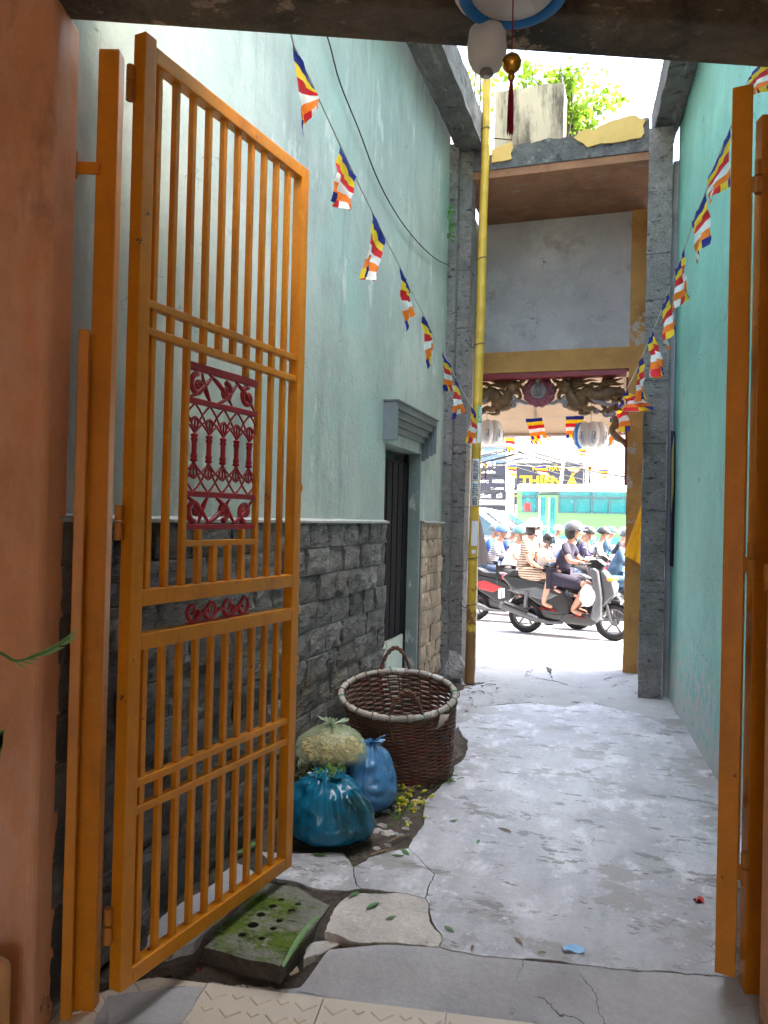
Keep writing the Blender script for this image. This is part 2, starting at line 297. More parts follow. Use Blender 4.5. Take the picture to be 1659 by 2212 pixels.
# ------------------------------------------------------------ the setting
def fract(poly, amp, dmin=.05, seed=0):
    """roughen the outline: each long edge is broken; an edge shared by two pieces breaks the same way"""
    out = []
    def rec(a, b, amp):
        L = (b-a).length
        if L < dmin: return [a]
        lo, hi = (a, b) if (a.x, a.y) < (b.x, b.y) else (b, a)
        m = (a+b)/2; n = V((hi.y-lo.y, lo.x-hi.x))/L
        k = noise.noise(V((m.x*37.1+seed, m.y*41.7, 3.3)))*amp*L
        m = m+n*k
        return rec(a, m, amp)+rec(m, b, amp)
    P = [V((p[0], p[1])) for p in poly]
    for i in range(len(P)): out += rec(P[i], P[(i+1) % len(P)], amp)
    return out
def inset(P, d):
    n = len(P); A = sum(P[i].x*P[(i+1) % n].y-P[(i+1) % n].x*P[i].y for i in range(n)); s = 1 if A > 0 else -1; out = []
    for i in range(n):
        a, b, c = P[i-1], P[i], P[(i+1) % n]; e = (c-a)
        if e.length < 1e-6: out.append(b); continue
        out.append(b+V((-e.y, e.x)).normalized()*d*s)
    return out
def slab(px, z, th, name, m, parent, amp=.18, gap=.0018, dmin=.022, world=None, tilt=None, bevel=.003):
    W = world or [PZ(x, y, z) for x, y in px]
    P = inset(fract(W, amp, dmin), gap); g = G()
    tf = tilt or (lambda x, y: 0)
    g.prism([(p.x, p.y) for p in P], lambda a, b, t: V((a, b, t+tf(a, b))), z-th, z)
    return build(g, name, m, parent, bevel=bevel, seg=1)

gnd = G().bb((-60, 8.9, -.30), (60, 120, -.055)); build(gnd, 'road', 'asphalt', kind='structure', label='pale dusty road with traffic beyond the gateway', cat='road')
gnd = G().add([(-900, -900, -.31), (900, -900, -.31), (900, 900, -.31), (-900, 900, -.31)], [(0, 1, 2, 3)]); build(gnd, 'ground', 'soil', kind='structure')
sb = [PZ(x, y, -.03) for x, y in ((-60, 2150), (200, 2120), (340, 2085), (436, 2060), (560, 2062), (640, 2066), (714, 2040), (829, 2030), (949, 2036), (1095, 2058), (1300, 2076), (1542, 2096), (2000, 2110))]
sb = [(p.x, p.y) for p in sb]+[(1.9, 8.9), (-2.6, 8.9), (-2.6, 2.2)]
soil = build(G().prism(sb, lambda a, b, t: V((a, b, t)), -.30, -.045), 'soil_bed', 'soil', kind='structure')
def soilf(u, v):
    x = -1.69+1.25*u; y = 2.25+4.8*v; dpt = x*_f0.x+y*_f0.y; n_ = fnz((x, y, 0), 5)*.010+fnz((x, y, 0), 16)*.007+fnz((x, y, 2), 45)*.004; return V((x, y, -.012+n_-.03*max(0, u-.9)*10-.32*max(0, 2.80-dpt)))
build(G().grid(soilf, 64, 220), 'soil_surface', 'soil', soil, smooth=True)

fl = root('alley_floor', PZ(1100, 1800, 0), 'worn cracked grey concrete floor of the alley', 'floor', kind='structure')
gate_line = [(1030, 1529), (1065, 1524), (1155, 1517), (1220, 1529), (1260, 1514), (1360, 1537), (1420, 1552), (1480, 1554)]
left_edge = [(954, 2019), (919, 1942), (939, 1889), (882, 1832), (886, 1822), (912, 1785), (917, 1731), (954, 1694), (980, 1655), (1011, 1614), (990, 1569)]
slab([(1900, 2120), (1542, 2107), (1300, 2088), (1095, 2069), (949, 2045)]+left_edge+gate_line+[(1590, 1660), (1700, 1815), (1880, 2060)], 0, .06, 'concrete_slab', 'concrete_floor', fl, amp=.13)
slab([(780, 1919), (764, 1873), (839, 1837), (882, 1832), (939, 1889), (919, 1942), (860, 1928)], 0, .05, 'concrete_slab', 'concrete_floor', fl)
slab([(560, 1838), (620, 1842), (740, 1841), (764, 1873), (780, 1919), (752, 1924), (590, 1896)], 0, .05, 'concrete_slab', 'concrete_floor', fl)
slab([(764, 1928), (860, 1928), (919, 1942), (954, 2019), (949, 2045), (860, 2036), (760, 2034), (700, 2012), (722, 1962)], 0, .05, 'rough_concrete_slab', 'concrete_light', fl)
slab([(990, 1569), (1030, 1529), (1062, 1470), (1000, 1490), (940, 1500), (960, 1600)], -.006, .05, 'concrete_slab', 'concrete_floor', fl)
slab([(330, 2000), (500, 1860), (575, 1900), (420, 2035), (300, 2060)], -.004, .05, 'concrete_slab', 'concrete_apron', fl)
# gatehouse floor and pavement, broken in big plates
g1 = [(1062, 1470), (1150, 1462), (1230, 1480), (1330, 1462), (1400, 1470)]
slab([(1030, 1529), (1065, 1524), (1155, 1517), (1220, 1529), (1260, 1514), (1360, 1537), (1420, 1552), (1480, 1554), (1440, 1490), (1400, 1470), (1330, 1462), (1230, 1480), (1150, 1462), (1062, 1470)], -.004, .05, 'concrete_slab', 'pavement', fl, amp=.2)
g2 = [(1000, 1425), (1080, 1424), (1130, 1428), (1200, 1422), (1290, 1430), (1420, 1428)]
slab([(1000, 1490), (1062, 1470), (1150, 1462), (1195, 1470), (1180, 1440), (1130, 1428), (1080, 1424), (1000, 1425)], -.008, .05, 'concrete_slab', 'pavement', fl, amp=.2)
slab([(1195, 1470), (1230, 1480), (1330, 1462), (1400, 1470), (1420, 1428), (1290, 1430), (1200, 1422), (1130, 1428), (1180, 1440)], -.006, .05, 'concrete_slab', 'pavement', fl, amp=.2)
pv = root('pavement', (0, 9, -.05), 'pale broken concrete pavement outside the gateway', 'pavement', kind='structure')
k = [PZ(x, y, -.008) for x, y in g2]
W1 = [V((p.x, p.y, 0)) for p in k]; e = 9.45
slab(None, -.010, .06, 'paving_plate', 'pavement', pv, world=W1[:3]+[V((W1[2].x+.1, e, 0)), V((-4, e, 0)), V((-4, W1[0].y, 0))], amp=.12)
slab(None, -.012, .06, 'paving_plate', 'pavement', pv, world=W1[2:]+[V((4, W1[-1].y, 0)), V((4, e, 0)), V((W1[2].x+.1, e, 0))], amp=.12)
slab(None, -.03, .06, 'paving_plate', 'pavement', pv, world=[V((-40, e, 0)), V((40, e, 0)), V((40, 9.75, 0)), V((-40, 9.75, 0))], amp=0, dmin=9)

# ramp of worn concrete and the lower apron before the hall
ap = root('threshold_apron', H(0, 2.4, -.1), 'grey concrete ramp between the hall tiles and the alley', 'ramp', kind='structure')
ridge = [(714, 2051), (829, 2040), (949, 2047), (1095, 2071), (1300, 2090), (1542, 2109), (1900, 2122)]
foot = [(640, 2140), (829, 2178), (960, 2196), (1105, 2216), (1330, 2250), (1600, 2290), (2000, 2330)]
top = [PZ(x, y, -.004) for x, y in ridge]; bot = [PZ(x, y, -.082) for x, y in foot]; g = G()
def rampf(u, v):
    t = u*(len(top)-1); i = min(int(t), len(top)-2); a = top[i].lerp(top[i+1], t-i); b = bot[i].lerp(bot[i+1], t-i)
    p = a.lerp(b, v); s = v*v*(3-2*v); p.z = -.004-.078*s+.006*fnz(p, 9)*sin(pi*v)
    return p
g.grid(rampf, 60, 14); build(g, 'ramp_face', 'concrete_apron', ap, smooth=True)
g = G(); lo = [H(-1.9, -.5), H(2.2, -.5), H(2.2, 2.35), H(.2, 2.45), H(-.1, 2.62), H(-.55, 2.62), H(-1.05, 2.56), H(-1.9, 2.6)]
g.prism([(p.x, p.y) for p in lo], lambda a, b, t: V((a, b, t)), -.2, -.084); build(g, 'apron_base', 'concrete_apron', ap)
# broken bits by the drain
for i, pp in enumerate([[(660, 2040), (712, 2022), (735, 2040), (690, 2062), (655, 2072)], [(742, 1925), (765, 1935), (730, 1960), (718, 1950)]]):
    slab(pp, -.03-.01*i, .04, 'broken_concrete', 'concrete_light', ap, amp=.25, dmin=.03)

# the perforated drain cover, tilted a little
T0 = [(436, 2046), (606, 2090), (716, 1957), (640, 1915), (572, 1904)]
Wd = [PZ(x, y, 0) for x, y in T0]; outer = inset(fract(Wd, .1, .03), .006)
holes = [(838, 357, 1), (955, 385, 1), (780, 403, 1.25), (910, 430, 1.1), (698, 460, 1.3), (825, 500, 1), (643, 530, 1.7), (783, 555, 1), (567, 598, 1.1), (703, 628, 1)]
loops = [[(p.x, p.y) for p in outer]]
for hx, hy, k in holes:
    c = PZ(345.6+hx/3.2, 1832+hy/3.2, 0); loops.append([(c.x+.0125*k*cos(-t*2*pi/12), c.y+.0125*k*sin(-t*2*pi/12)) for t in range(12)])
dc = root('drain_cover', (Wd[0].x, Wd[0].y, -.06), 'mossy concrete drain slab pierced with round holes under the open gate', 'drain cover')
allp = [p for l in loops for p in l]; tri = geometry.tessellate_polygon([[V((a, b, 0)) for a, b in l] for l in loops]); n = len(allp); g = G()
zt = lambda a, b: .004*fnz((a, b, 0), 7)
g.v = [V((a, b, zt(a, b))) for a, b in allp]+[V((a, b, -.058)) for a, b in allp]; g.f = [t for t in tri]+[tuple(i+n for i in t[::-1]) for t in tri]
s0 = 0
for l in loops:
    m_ = len(l); g.f += [(s0+i, s0+(i+1) % m_, s0+(i+1) % m_+n, s0+i+n) for i in range(m_)]; s0 += m_
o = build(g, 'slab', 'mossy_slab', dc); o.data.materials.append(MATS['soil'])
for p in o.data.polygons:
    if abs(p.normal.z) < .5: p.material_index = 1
g = G(); c = V((0, 0, 0))
for p in Wd: c += p/5
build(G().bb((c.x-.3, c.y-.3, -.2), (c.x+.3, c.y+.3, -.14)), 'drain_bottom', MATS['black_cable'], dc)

# hall floor tiles with raised diamonds
ht = root('hall_floor', H(0, 2.0, -.1), 'cream floor tiles with raised diamonds inside the hall', 'floor', kind='structure')
A = PZ(442, 2130, -.076); B = PZ(1105, 2212, -.076); ux = (B-A); ux.z = 0; ux.normalize(); uy = V((ux.y, -ux.x, 0))
J = PZ(700, 2158, -.076); ts = .40
tg = G(); tg.box((0, 0, -.006), (ts-.004, ts-.004, .012))
for i in range(-2, 3):
    for j in range(-2, 3):
        s2 = .039 if (i+j) % 2 == 0 else .021
        x, y = i*.076, j*.076
        tg.add([(x+s2, y, .0), (x, y+s2, .0), (x-s2, y, .0), (x, y-s2, .0), (x+s2*.88, y, .004), (x, y+s2*.88, .004), (x-s2*.88, y, .004), (x, y-s2*.88, .004)], [(4, 5, 6, 7), (0, 1, 5, 4), (1, 2, 6, 5), (2, 3, 7, 6), (3, 0, 4, 7)])
base_tile = None
for i in range(-3, 4):
    for j in range(0, 5):
        c = J+ux*(i*ts+ts/2)+uy*(j*ts+ts/2); c.z = -.070
        if i == -1 and j == 0: pass
        if base_tile is None:
            base_tile = build(tg, 'floor_tile', 'tile', ht, local=True); o = base_tile
        else:
            o = base_tile.copy(); COL.objects.link(o)
        I = FR[ht].inverted(); o.location = I @ c; o.rotation_euler = (0, 0, atan2(ux.y, ux.x)+(random.randint(0, 1)*pi/2))
# spread of cement over the tile corner by the gate post
pp = [(300, 2212), (395, 2212), (418, 2172), (440, 2128), (380, 2128), (230, 2150), (200, 2212)]
slab(pp, -.064, .02, 'cement_smear', 'concrete_apron', ht, amp=.12, dmin=.02)

# ------------------------------------------------------------ left wall
LX = -1.69; DY0, DY1, DZ = 5.14, 6.10, 2.04
lw = root('alley_wall', (LX, 4, 0), 'tall pale green plastered wall with dark stone cladding and a doorway', 'wall')
g = G(); g.prism([(1.86, -.1), (DY0, -.1), (DY0, DZ), (DY1, DZ), (DY1, -.1), (6.86, -.1), (6.86, 9.2), (1.86, 9.2)], lambda a, b, t: V((t, a, b)), LX-.3, LX)
build(g, 'plaster', 'teal_pale', lw)
build(G().bb((LX-.29, DY0-.1, -.1), (LX-.23, DY1+.1, DZ+.05)), 'door_backing', 'jamb', lw)
# door in its recess
dr = build(G().bb((LX-.13, DY0, .56), (LX-.095, DY1-.06, DZ-.08)), 'door', 'door_wood', lw)
for q in range(6):
    yy = DY0+.04+q*.145
    build(G().bb((LX-.095, yy, .58), (LX-.088, yy+.125, DZ-.1)), 'plank', 'door_wood', dr, bevel=.003)
build(G().bb((LX-.12, DY0, -.03), (LX-.09, DY1-.12, .555)), 'kick_board', 'cream_board', lw)
build(G().bb((LX-.095, DY0+.40, -.03), (LX-.082, DY1-.14, .553)), 'kick_board', mat('kick_green', (.50, .58, .50), rough=.5), lw)
build(G().bb((LX-.13, DY1-.058, -.05), (LX-.10, DY1-.002, DZ-.01)), 'door_frame', 'door_wood', lw)
build(G().bb((LX-.225, DY1-.012, -.06), (LX-.004, DY1+.0, DZ-.002)), 'door_reveal', 'jamb', lw)
# stepped lintel
ln = None
for q, (d, e_) in enumerate([(.105, .070), (.080, .046), (.055, .022), (.030, .002)]):
    zt_, zb_, w_ = 2.325-.05*q, 2.05+.008*q, .024; ya, yb = DY0-e_, DY1+e_+.03
    g = G(); g.prism([(ya, zb_), (ya+w_, zb_), (ya+w_, zt_-.049), (yb-w_, zt_-.049), (yb-w_, zb_-.03*q), (yb, zb_-.03*q), (yb, zt_), (ya, zt_)], lambda a, b, t: V((t, a, b)), LX-.01, LX+d)
    o = build(g, 'lintel_step' if ln else 'lintel', 'moulding', ln or lw, bevel=.004); ln = ln or o
build(G().bb((LX-.01, DY0-.08, 2.327), (LX+.115, DY1+.13, 2.337)), 'drip_edge', 'moulding', ln)
# stone cladding: every stone a piece
def stone(y0, y1, z0, z1, seed, x0=LX-.005, proud=.035, m='stone', y_only=True):
    r = random.Random(seed); nu, nv = 5, 4; g = G(); pr = proud+r.uniform(-.007, .010); tx, tz = r.uniform(-.03, .03), r.uniform(-.05, .05); o = V((seed*.37, seed*1.1, 0)); vs = []
    for j in range(nv+1):
        for i in range(nu+1):
            u, v_ = i/nu, j/nv; edge = (i in (0, nu)) or (j in (0, nv)); y = y0+(y1-y0)*u; z = z0+(z1-z0)*v_
            if not edge: y += r.uniform(-.01, .01); z += r.uniform(-.008, .008)
            else:
                if i in (0, nu): y += .004*fnz((z*30, seed, 0)) 
                if j in (0, nv): z += .004*fnz((y*30, seed, 5))
            x = pr+tx*(y-y0)+tz*(z-z0)+.013*fnz(V((y*14, z*14, 0))+o)+(.009*fnz(V((y*40, z*40, 0))+o))-(r.uniform(.004, .010) if edge else 0)
            vs.append(V((x0+x, y, z)))
    n = nu+1; fs = [(j*n+i, j*n+i+1, (j+1)*n+i+1, (j+1)*n+i) for j in range(nv) for i in range(nu)]
    ring = [i for i in range(n)]+[j*n+nu for j in range(1, nv+1)]+[nv*n+i for i in range(nu-1, -1, -1)]+[j*n for j in range(nv-1, 0, -1)]
    b0 = len(vs); vs += [V((x0, vs[i].y, vs[i].z)) for i in ring]; R_ = len(ring)
    fs += [(ring[i], ring[(i+1) % R_], b0+(i+1) % R_, b0+i) for i in range(R_)]
    return g.add(vs, fs)
CT = 1.475; rows = 10; rh = (CT+.02)/rows; sd_ = 1; rr = random.Random(5)
for y_a, y_b, mm in ((1.90, DY0-.004, 'stone'), (DY1+.02, 6.80, 'sunny_stone')):
    for r_ in range(rows):
        y = y_a; off = 0
        y += off
        while y < y_b-.02:
            wd = (rr.uniform(.08, .3) if y == y_a else rr.uniform(.17, .32)) if mm == 'stone' else rr.uniform(.10, .2)
            if y+wd > y_b-.09: wd = y_b-y
            z0 = -.02+r_*rh; g = stone(y+.003, y+wd-.003, z0+.003, z0+rh-.003, sd_); sd_ += 1
            build(g, 'cladding_stone', mm if mm == 'stone' else ('sunny_stone'), lw); y += wd
build(G().bb((LX-.004, 1.88, -.04), (LX+.012, DY0-.003, CT)), 'mortar_bed', 'mortar', lw)
build(G().bb((LX-.004, DY1+.018, -.04), (LX+.012, 6.80, CT)), 'mortar_bed', 'mortar', lw)
for ya, yb in ((1.88, DY0), (DY1+.015, 6.82)):
    g = G(); n_ = 40
    g.grid(lambda u, v: V((LX-.002+.046*(v)+.008*fnz((u*90, v, 1)), ya+(yb-ya)*u, CT+.014-.012*v+.004*fnz((u*70, v, 4)))), n_, 1); g.grid(lambda u, v: V((LX+.044+.008*fnz((u*90, 1, 1)), ya+(yb-ya)*u, CT+.002-.012*v)), n_, 1)
    build(g, 'cement_capping', 'mortar_pale', lw)
# black cable drooping over the wall
cp = [PX(x, y, LX+.02) for x, y in ((700, 60), (712, 95), (735, 180), (775, 280), (815, 385), (858, 465), (900, 520), (940, 558), (972, 574))]
g = G().tube(crv(cp, 5), .0045, 5); build(g, 'wall_cable', 'black_cable', label='thin black cable drooping across the pale green wall', cat='cable')
# wall end post
build(G().bb((LX-.15, 6.87, -.05), (LX+.075, 6.97, 5.0)), 'wall_end_post', 'grey_render', lw)

# ------------------------------------------------------------ right wall
ra, rb = V((.755, 1.9, 0)), V((.315, 7.08, 0)); rd = (rb-ra).normalized(); rn = V((rd.y, -rd.x, 0))
rw = root('teal_wall', (ra+rb)/2, 'bright turquoise plastered alley wall peeling white near its foot', 'wall')
g = G(); P4 = [ra, rb, rb+rn*.3, ra+rn*.3]; g.prism([(p.x, p.y) for p in P4], lambda a, b, t: V((a, b, t)), -.1, 10.6); build(g, 'plaster', 'teal_right', rw)
# neighbouring house block that keeps the sun out of the alley
g = G().bb((1.1, 2.2, -.1), (9, 8.35, 10.5)); hb = build(g, 'neighbour_house', 'grey_panel', label='plain grey house behind the turquoise wall', cat='house')
g = G().bb((-9, 2.2, -.1), (-2.0, 8.35, 9.1)); build(g, 'neighbour_house', 'grey_panel', label='plain grey house behind the pale green wall', cat='house')

# ------------------------------------------------------------ hall (where the photographer stands)
def hbox(x0, x1, z0, z1, h0, h1):
    g = G(); q = [H(x0, z0), H(x1, z0), H(x1, z1), H(x0, z1)]
    return g.prism([(p.x, p.y) for p in q], lambda a, b, t: V((a, b, t)), h0, h1)
pl = root('hall_pillar', H(-1.3, 2.28, -.08), 'salmon orange painted pillar with rounded edge and grimy foot beside the open gate', 'pillar')
build(hbox(-1.75, -.986, 2.20, 2.385, -.09, 3.02), 'shaft', 'pillar_paint', pl, bevel=.035, seg=5, smooth=False)
build(hbox(-1.75, -.985, 1.95, 2.10, -.09, .275), 'plinth', 'pillar_base', pl, bevel=.03, seg=4)
pr_ = root('hall_pillar', H(1.5, 2.3, -.08), 'dark shaded pillar behind the folded gate leaf', 'pillar')
build(hbox(1.185, 1.9, 2.12, 2.36, -.09, 3.02), 'shaft', 'pillar_paint', pr_, bevel=.03, seg=3)
g = G(); q = [H(-1.9, 2.12), H(2.1, 2.30), H(2.1, 2.535), H(-1.9, 2.25)]
def bz(p): return 0
g.prism([(p.x, p.y) for p in q], lambda a, b, t: V((a, b, t)), 3.0, 3.45)
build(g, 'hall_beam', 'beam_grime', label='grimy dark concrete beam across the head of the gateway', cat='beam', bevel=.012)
build(hbox(-3.2, 3.4, -4.5, 2.25, 3.46, 3.6), 'hall_ceiling', 'hall_plaster', kind='structure')
build(hbox(-3.3, -1.76, -4.5, 2.38, -.1, 3.46), 'hall_wall', 'hall_plaster', label='plain plaster hall wall joining the salmon pillar', cat='wall')
build(hbox(1.95, 3.4, -4.5, 2.36, -.1, 3.46), 'hall_wall', 'hall_plaster', label='plain plaster hall wall joining the dark pillar', cat='wall')
bw_ = hbox(-3.3, -.95, -4.7, -4.5, -.1, 3.46); g2 = hbox(1.05, 3.4, -4.7, -4.5, -.1, 3.46); bw_.add(g2.v, g2.f); g2 = hbox(-.95, 1.05, -4.7, -4.5, 2.5, 3.46); bw_.add(g2.v, g2.f); build(bw_, 'hall_wall', 'hall_plaster', label='unseen plaster back wall of the hall with an opening added to let in light', cat='wall')  # unseen wall; its opening is added and sized for fill light
build(hbox(-3.3, 3.4, -4.7, 2.0, -.2, -.09), 'hall_subfloor', 'tile', kind='structure')
# ------------------------------------------------------------ the iron gate
mat('red_iron', (.33, .008, .02), var=.15, scale=12, rough=.33, bump=.2, bscale=60, spots=[((.42, .03, .05), 9, .6, .75)])
mat('hinge_metal', (.42, .16, .02), var=.2, rough=.5, metal=.2)
mat('gap_black', (.01, .01, .01), bump=0)
ZB, ZT = .06, 2.955
n0 = PZ(247, 2142, ZB); n1 = PZ(621, 1868, ZB)                 # foot of the leaf: hinge end, latch end
gu = (n1-n0); LW = gu.length; gu.normalize(); gn = V((gu.y, -gu.x, 0))   # along the leaf, and its face towards the alley
TH = .046
def LP(u, z, t=0.0): return n0+gu*u+gn*(t-TH/2)+V((0, 0, z-ZB))
gl = root('gate_leaf', LP(0, ZB), 'open orange steel gate leaf with red cast panel and vertical bars', 'gate', 'steel gate leaves')
SW = .05
def fbox(u0, u1, z0, z1, t=TH, name='bar', m='orange_paint', par=gl, bevel=.003):
    g = G(); g.prism([(u0, z0), (u1, z0), (u1, z1), (u0, z1)], lambda a, b, k: LP(a, b, k), TH/2-t/2, TH/2+t/2)
    return build(g, name, m, par, bevel=bevel)
fbox(0, SW, ZB, ZT, name='stile'); fbox(LW-SW, LW, ZB, ZT-.02, name='stile')
fbox(SW, LW-SW, ZT-.07, ZT-.02, name='rail', t=TH-.002); fbox(SW, LW-SW, ZB, ZB+.05, name='rail', t=TH-.002)
fbox(SW, LW-SW, 1.212, 1.262, name='rail', t=TH-.002); fbox(SW, LW-SW, 1.077, 1.127, name='rail', t=TH-.002)
for z in (2.145, 2.06, .667, .583): fbox(SW, LW-SW, z-.0125, z+.0125, t=.032, name='thin_rail')
NB = 10; sp = (LW-2*SW)/(NB+.35); BU = [SW+sp*(i+.42) for i in range(NB)]; BW = .021
PZ0, PZ1 = 1.447, 2.010; SR = 1.40
for i, u in enumerate(BU):
    fbox(u-BW/2, u+BW/2, 2.1575, ZT-.07, t=.021); fbox(u-BW/2, u+BW/2, 2.0725, 2.1325, t=.021, name='bar_link')
    fbox(u-BW/2, u+BW/2, .6795, 1.077, t=.021); fbox(u-BW/2, u+BW/2, .5955, .6545, t=.021, name='bar_link'); fbox(u-BW/2, u+BW/2, ZB+.05, .5705, t=.021)
    if i in (0, 1, 2, 7, 8, 9): fbox(u-BW/2, u+BW/2, 1.262, 2.0475, t=.021)
    else:
        fbox(u-BW/2, u+BW/2, 1.262, SR-.0105, t=.021)
        if i in (3, 6): fbox(u-BW/2, u+BW/2, PZ1, 2.0475, t=.021, name='bar_link'); fbox(u-BW/2, u+BW/2, SR+.0105, PZ0, t=.021, name='bar_link')
pu0, pu1 = BU[2]+BW/2, BU[7]-BW/2; pw = pu1-pu0
fbox(pu0, pu1, SR-.0105, SR+.0105, t=.021, name='thin_rail')
# red cast panel
def sweep(g, pts, r, n=6, flat=1.0): g.tube([LP(u, z, TH/2) for u, z in pts], r, n, flat=flat); return g
def bez(a, b, c, n=9): return [(a[0]*(1-t)**2+2*b[0]*t*(1-t)+c[0]*t*t, a[1]*(1-t)**2+2*b[1]*t*(1-t)+c[1]*t*t) for t in [i/n for i in range(n+1)]]
fr = fbox(pu0, pu1, PZ1-.028, PZ1, t=.014, name='cast_panel', m='red_iron'); cpn = fr
zs0, zs1 = PZ0+.118, PZ1-.128
for z0, z1 in ((zs1-.012, zs1+.008), (zs0-.008, zs0+.012), (PZ0, PZ0+.018)): fbox(pu0, pu1, z0, z1, t=.018, name='panel_bar', m='red_iron', par=cpn)
ps = pw/5; cu_ = [pu0+ps*(i+.5) for i in range(5)]; zc1 = zs0+(zs1-zs0)*.655; zc0 = zs0+(zs1-zs0)*.345
for c in cu_:
    g = G().lathe([(.006, zc0), (.013, zc0+.004), (.013, zc0+.010), (.0095, zc0+.013), (.012, zc0+.018), (.012, zc0+.024), (.009, zc0+.03), (.009, zc1-.03), (.012, zc1-.024), (.012, zc1-.018), (.0095, zc1-.013), (.013, zc1-.010), (.013, zc1-.004), (.006, zc1)], LP(c, 0, TH/2), 10)
    build(g, 'column', 'red_iron', cpn, smooth=True)
def clip(pts): 
    o = [p for p in pts if pu0-.001 <= p[0] <= pu1+.001]; return o if len(o) > 2 else None
for zc, zt, sg in ((zc1, zs1-.01, 1), (zc0, zs0+.01, -1)):
    hh = abs(zt-zc)
    for c in [cu_[0]-ps]+cu_+[cu_[-1]+ps]:
        for d in (-1, 1):
            for e, kk in ((zt, .70), (zc+sg*hh*.56, .62)):
                p = clip(bez((c, zc), (c+d*ps*.42, zc+(e-zc)*kk), (c+d*ps, e)))
                if p: build(sweep(G(), p, .0039, 5), 'tracery_arch', 'red_iron', cpn, smooth=True)
        if pu0 < c < pu1:
            for d in (-1, 0, 1):
                build(sweep(G(), bez((c, zc), (c+d*ps*.42, zc+sg*hh*.33), (c, zc+sg*hh*.56)), [.0046-.0002*i for i in range(10)], 5), 'tracery_spike', 'red_iron', cpn, smooth=True)
def spiral(cu0, cz0, r0, turns, a0, dirn=1, n=26):
    return [(cu0+r0*(1-.78*i/n)*cos(a0+dirn*turns*2*pi*i/n), cz0+r0*(1-.78*i/n)*sin(a0+dirn*turns*2*pi*i/n)) for i in range(n+1)]
def scrolls(zlo, zhi, par, flip):
    h = zhi-zlo; mid = (zlo+zhi)/2
    for k, (cc, dirn, rr_) in enumerate([(.13, 1, .43), (.52, -1, .36), (.86, 1, .43)]):
        cx = pu0+pw*cc; d = dirn*flip
        p = spiral(cx, mid, h*rr_, 1.2, pi*.5*d+pi*(k % 2), d)
        build(sweep(G(), p, [.009-.0045*i/26 for i in range(27)], 6, flat=1.3), 'scroll', 'red_iron', par, smooth=True)
        g = G()
        for a in range(5):
            t = a*2*pi/5+.4; tip = LP(cx+h*.17*cos(t), mid+h*.17*sin(t), TH/2)
            g.tube([LP(cx, mid, TH/2), LP(cx+h*.10*cos(t), mid+h*.10*sin(t), TH/2), tip], [.004, .0085, .002], 6)
        build(g, 'rosette', 'red_iron', par, smooth=True)
    for a, b, up in ((.02, .33, 1), (.28, .62, -1), (.42, .70, 1), (.66, .97, -1), (.30, .18, 1)):
        up *= flip; A_, B_ = pu0+pw*a, pu0+pw*b
        p = bez((A_, mid-up*h*.5), ((A_+B_)/2, mid-up*h*.25), (B_, mid+up*h*.48), 12)
        build(sweep(G(), p, [.004+.005*sin(pi*i/12) for i in range(13)], 6), 'scroll_stem', 'red_iron', par, smooth=True)
scrolls(zs1+.008, PZ1-.028, cpn, 1); scrolls(PZ0+.018, zs0-.008, cpn, -1)
# lower red scroll between the middle rails
lo_ = fbox(pu0+.02, pu1-.02, 1.128, 1.133, t=.012, name='scroll_strip', m='red_iron')
for k in range(4):
    cx = pu0+pw*(.13+.25*k); p = spiral(cx, 1.17, .038, 1.3, (k % 2)*pi, 1 if k % 2 else -1)
    build(sweep(G(), p, [.009-.0045*i/26 for i in range(27)], 6), 'scroll', 'red_iron', lo_, smooth=True)
    if k < 3:
        p = bez((cx+.01, 1.135), (cx+pw*.12, 1.14+.05*(k % 2)), (cx+pw*.25, 1.20-.06*(k % 2)), 10)
        build(sweep(G(), p, [.004+.004*sin(pi*i/10) for i in range(11)], 6), 'scroll_stem', 'red_iron', lo_, smooth=True)
# lock lugs on the latch stile
for z in (1.618, 1.112, .896):
    g = G(); c = LP(LW+.018, z, TH/2)
    pts = [c+gu*(.016*cos(t*2*pi/16))+V((0, 0, .018*sin(t*2*pi/16))) for t in range(16)]
    g.tube(pts, .0075, 6, closed=True); build(g, 'lock_lug', 'orange_paint', gl, smooth=True)
g = G().tube([LP(LW-.004, .68, TH/2), LP(LW+.024, .68, TH/2)], [.009, .008], 8); build(g, 'bolt', 'hinge_metal', gl)
# hinges
def hinge(base, z, par, side):
    g = G().tube([base+V((0, 0, z-.055-base.z)), base+V((0, 0, z-.003-base.z))], .013, 12); o = build(g, 'hinge', 'hinge_metal', par, smooth=False)
    g = G().tube([base+V((0, 0, z+.003-base.z)), base+V((0, 0, z+.05-base.z))], .013, 12); build(g, 'hinge_pin', 'hinge_metal', o)
hb_ = LP(-.014, 0, TH*.1)
for z in (2.80, 1.47, .26): hinge(hb_, z, gl, 1)
